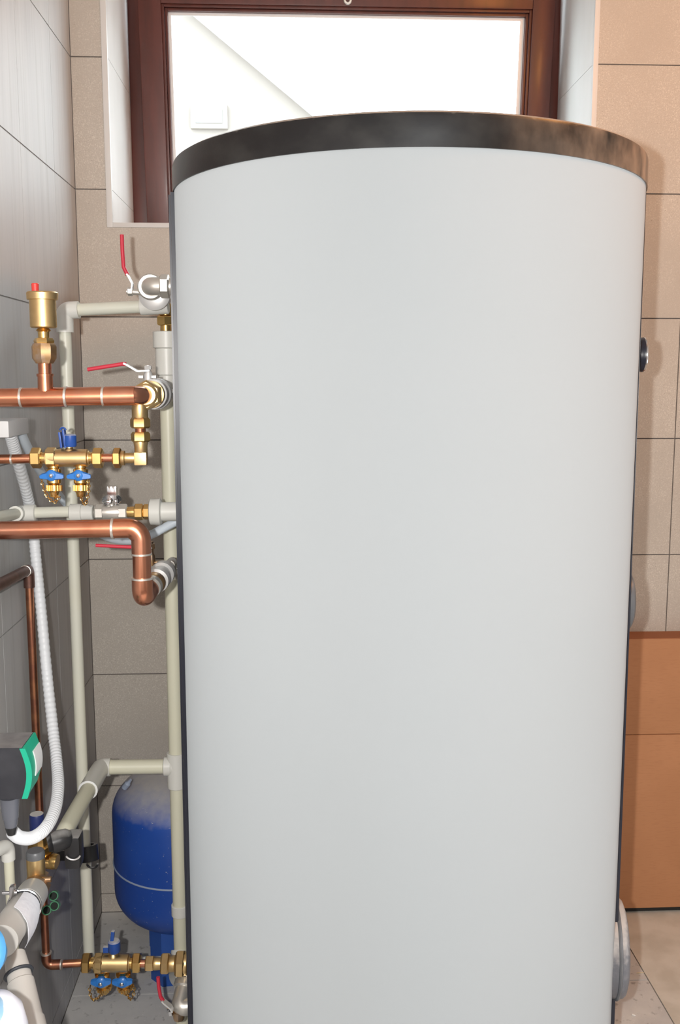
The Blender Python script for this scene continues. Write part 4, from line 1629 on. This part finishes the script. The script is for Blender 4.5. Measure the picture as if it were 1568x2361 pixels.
# ================================================================== LOWER BRASS FITTINGS TO THE TANK
yj = 1.88
r = Run(P(318, 2221, yj), P(442, 2222, yj))
t = thing('brass_coupling', 'row of hexagonal brass couplings from lower filling valve to tank', 'fitting', r.at(.5))
bm = B()
r.cyl(bm, [(-.05, 9), (.18, 9)])
obj('stub', bm, 'copper', t)
for t0, t1, rr in ((.14, .30, 18), (.43, .585, 25), (.70, .875, 31)):
    bm = B()
    r.hex(bm, t0, t1, rr)
    obj('nut', bm, 'brass_matt', t)
bm = B()
r.cyl(bm, [(.28, 13), (.31, 15), (.36, 14.5), (.45, 13)])
r.cyl(bm, [(.57, 17), (.60, 18.5), (.68, 18), (.71, 22)])
r.cyl(bm, [(.86, 26), (.91, 26), (.93, 22), (1.4, 22)])
obj('nipple', bm, 'brass_matt', t)

# bottom elbow valve
t = thing('ball_valve', 'nickel elbow valve near the floor with red lever, bottom left of tank', 'valve', P(415, 2350, 1.84), LV)
v0 = P(414, 2318, 1.84)
k = MPP(v0)
bm = B()
back = Vector((.012, .06, .038))
tube(bm, fillet([v0 + back, v0 + Vector((0, -.004, -.002)), v0 + Vector((.020, 0, -.002))], .012), 20 * k, 28)
lathe(bm, v0 + back * .45, back, [(0, 22 * k), (.003, 25 * k), (.016, 25 * k), (.019, 22 * k), (.02, 23 * k), (.034, 23 * k), (.036, 19 * k)], 32)
obj('elbow', bm, 'nickel', t)
bm = B()
lathe(bm, v0 + Vector((-.001, -.006, -.010)), (0, -.15, -1), [(0, 14 * k), (.008, 14 * k), (.016, 12 * k), (.018, 0)], 8)
obj('plug', bm, 'brass_old', t, label='brass drain plug')
bm = B()
s0 = P(398, 2332, 1.83)
s1 = P(384, 2330, 1.83)
tube(bm, [s0 + Vector((.012, .01, 0)), s1], .0055, 12)
hexnut(bm, s0, (-1, 0, -.1), 0, .008, .009)
obj('stem', bm, 'chrome', t)
lever(t, [P(398, 2330, 1.82), P(394, 2322, 1.82), P(378, 2309, 1.82), P(374, 2304, 1.82)],
      [P(376, 2307, 1.82), P(370, 2298, 1.82), P(366, 2275, 1.82), P(364.5, 2253, 1.82)], .015, .003, (0, 1, 0), 4.2 * k)
# grey bend from valve up behind
bm = B()
w0 = v0 + back * .9
w1 = P(414, 2262, 1.96)
w2 = Vector((ub.x, YP, .07))
t = thing('plastic_bend', 'pale grey plastic bend between bottom valve and upright pipe', 'pipe', w1)
tube(bm, fillet([w0, w1 + Vector((0, 0, .012)), Vector((ub.x + .003, YP, w1.z + .05))], .03), 27 * MPP(w1), 28)
obj('bend', bm, 'ppr_fit', t)

# ================================================================== BLUE EXPANSION VESSEL
EY, ER = 2.235, 0.165
ecx = P(263, 1925, EY).x + ER
ztop = P(360, 1788, EY - .04).z
zbot = P(400, 2128, EY - .03).z
t = thing('expansion_vessel', 'blue steel expansion vessel, dusty domed top, behind the white tank', 'vessel', (ecx, EY, 0))
H = ztop - zbot
prof = []
n = 12
dome = .095
for j in range(n + 1):
    a = pi / 2 * j / n
    prof.append((zbot + dome * (1 - cos(a)), ER * sin(a) ** .75 if j else 0))
zmid = zbot + H * .42
prof.append((zmid - .001, ER))
prof2 = [(zmid + .001, ER)]
for j in range(n + 1):
    a = pi / 2 * j / n
    prof2.append((ztop - dome * (1 - sin(a)), ER * cos(a) ** .75 if j < n else 0))
bm = B()
lathe(bm, (ecx, EY, 0), (0, 0, 1), prof + prof2, 72)
obj('shell', bm, 'blue_paint', t, label='blue painted shell, grey with dust on top')
bm = B()
torus(bm, (ecx, EY, zmid), (0, 0, 1), ER, .0022, 72, 8)
obj('seam', bm, 'seam_line', t, label='thin pale weld seam')
bm = B()
lv = P(294, 1806, EY - .05)
lathe(bm, P(292, 1810, EY - .10), (.5, -.3, .7), [(-.01, .007), (.006, .007), (.010, .004), (.02, .003)], 12)
obj('air_nozzle', bm, 'seam_line', t)
for a in (200, 80, 320):
    o_ = Vector((sin(radians(a)), cos(radians(a)), 0))
    tg = Vector((-o_.y, o_.x, 0))
    bm = B()
    R0 = ER * .62
    for w0, w1, rr in ((-.040, 0.0, 0), (0, .040, 0)):
        cs = []
        for w in (w0, w1):
            bulge = .020 if w == 0 else 0
            for rr in (R0 + bulge, R0 + bulge - .004):
                for z in (0.0, zbot + .055):
                    cs.append(bm.verts.new(Vector((ecx, EY, z)) + o_ * rr + tg * w))
        # order: w0:(out,0)(out,1)(in,0)(in,1) w1: ...
        A = cs
        for ix in ((0, 1, 5, 4), (2, 3, 7, 6), (0, 1, 3, 2), (4, 5, 7, 6), (1, 3, 7, 5), (0, 2, 6, 4)):
            bm.faces.new([A[i] for i in ix])
    obj('leg', bm, 'blue_leg', t, smooth=0)

# ================================================================== CARDBOARD BOX
bx0, bx1, by0, by1 = 0.60, 1.32, 2.375, 2.446
bz0, bz1 = 0.018, P(1540, 1473, 2.375).z
t = thing('cardboard_box', 'flat brown cardboard box leaning upright against the end wall', 'box', ((bx0 + bx1) / 2, by0, bz0))
zc = P(1540, 1693, 2.375).z
bm = B()
box(bm, (bx0, by0, bz0), (bx1, by1, zc - .0008), .002)
obj('lower_panel', bm, 'card', t)
bm = B()
box(bm, (bx0, by0 + .0012, zc + .0004), (bx1, by1, bz1), .002)
obj('upper_panel', bm, 'card', t)
bm = B()
box(bm, (bx0 + .002, by0 + .003, bz1 - .001), (bx1 - .002, by1 - .002, bz1 + .0015))
obj('top_flap', bm, 'card_shaded', t, label='folded top flap, shade put into its colour')
bm = B()
box(bm, (bx0 + .02, by0 + .015, 0), (bx1 - .02, by1 - .005, bz0), .001)  # strip added to darken the shaded gap below the box
tag(obj('shade_strip', bm, 'gap_shade', origin=(bx0, by0, 0)), 'dark strip filling the shaded gap under the cardboard box', 'shade_strip')

# ---- crumbs on the floor at the lower right
def floor_bit(name, px, py, L, w, ang, m, label, cat):
    r_ = ray(px, py)
    tt = -CAM_H / r_.z
    p = Vector((r_.x * tt, r_.y * tt, 0))
    bm = B()
    dd = Vector((cos(ang), sin(ang), 0))
    lathe(bm, p - dd * L / 2 + Vector((0, 0, w)), dd, [(0, w * .3), (L * .2, w), (L * .7, w * .9), (L, w * .2)], 7)
    tag(obj(name, bm, m, origin=p, smooth=0), label, cat)


floor_bit('straw', 1477, 2244, .022, .0012, .1, 'straw', 'pale straw lying on the floor beside large flange cover', 'debris')
floor_bit('wood_chip', 1461, 2342, .010, .002, -.6, 'chip', 'white chip on the grey floor at bottom right', 'debris')
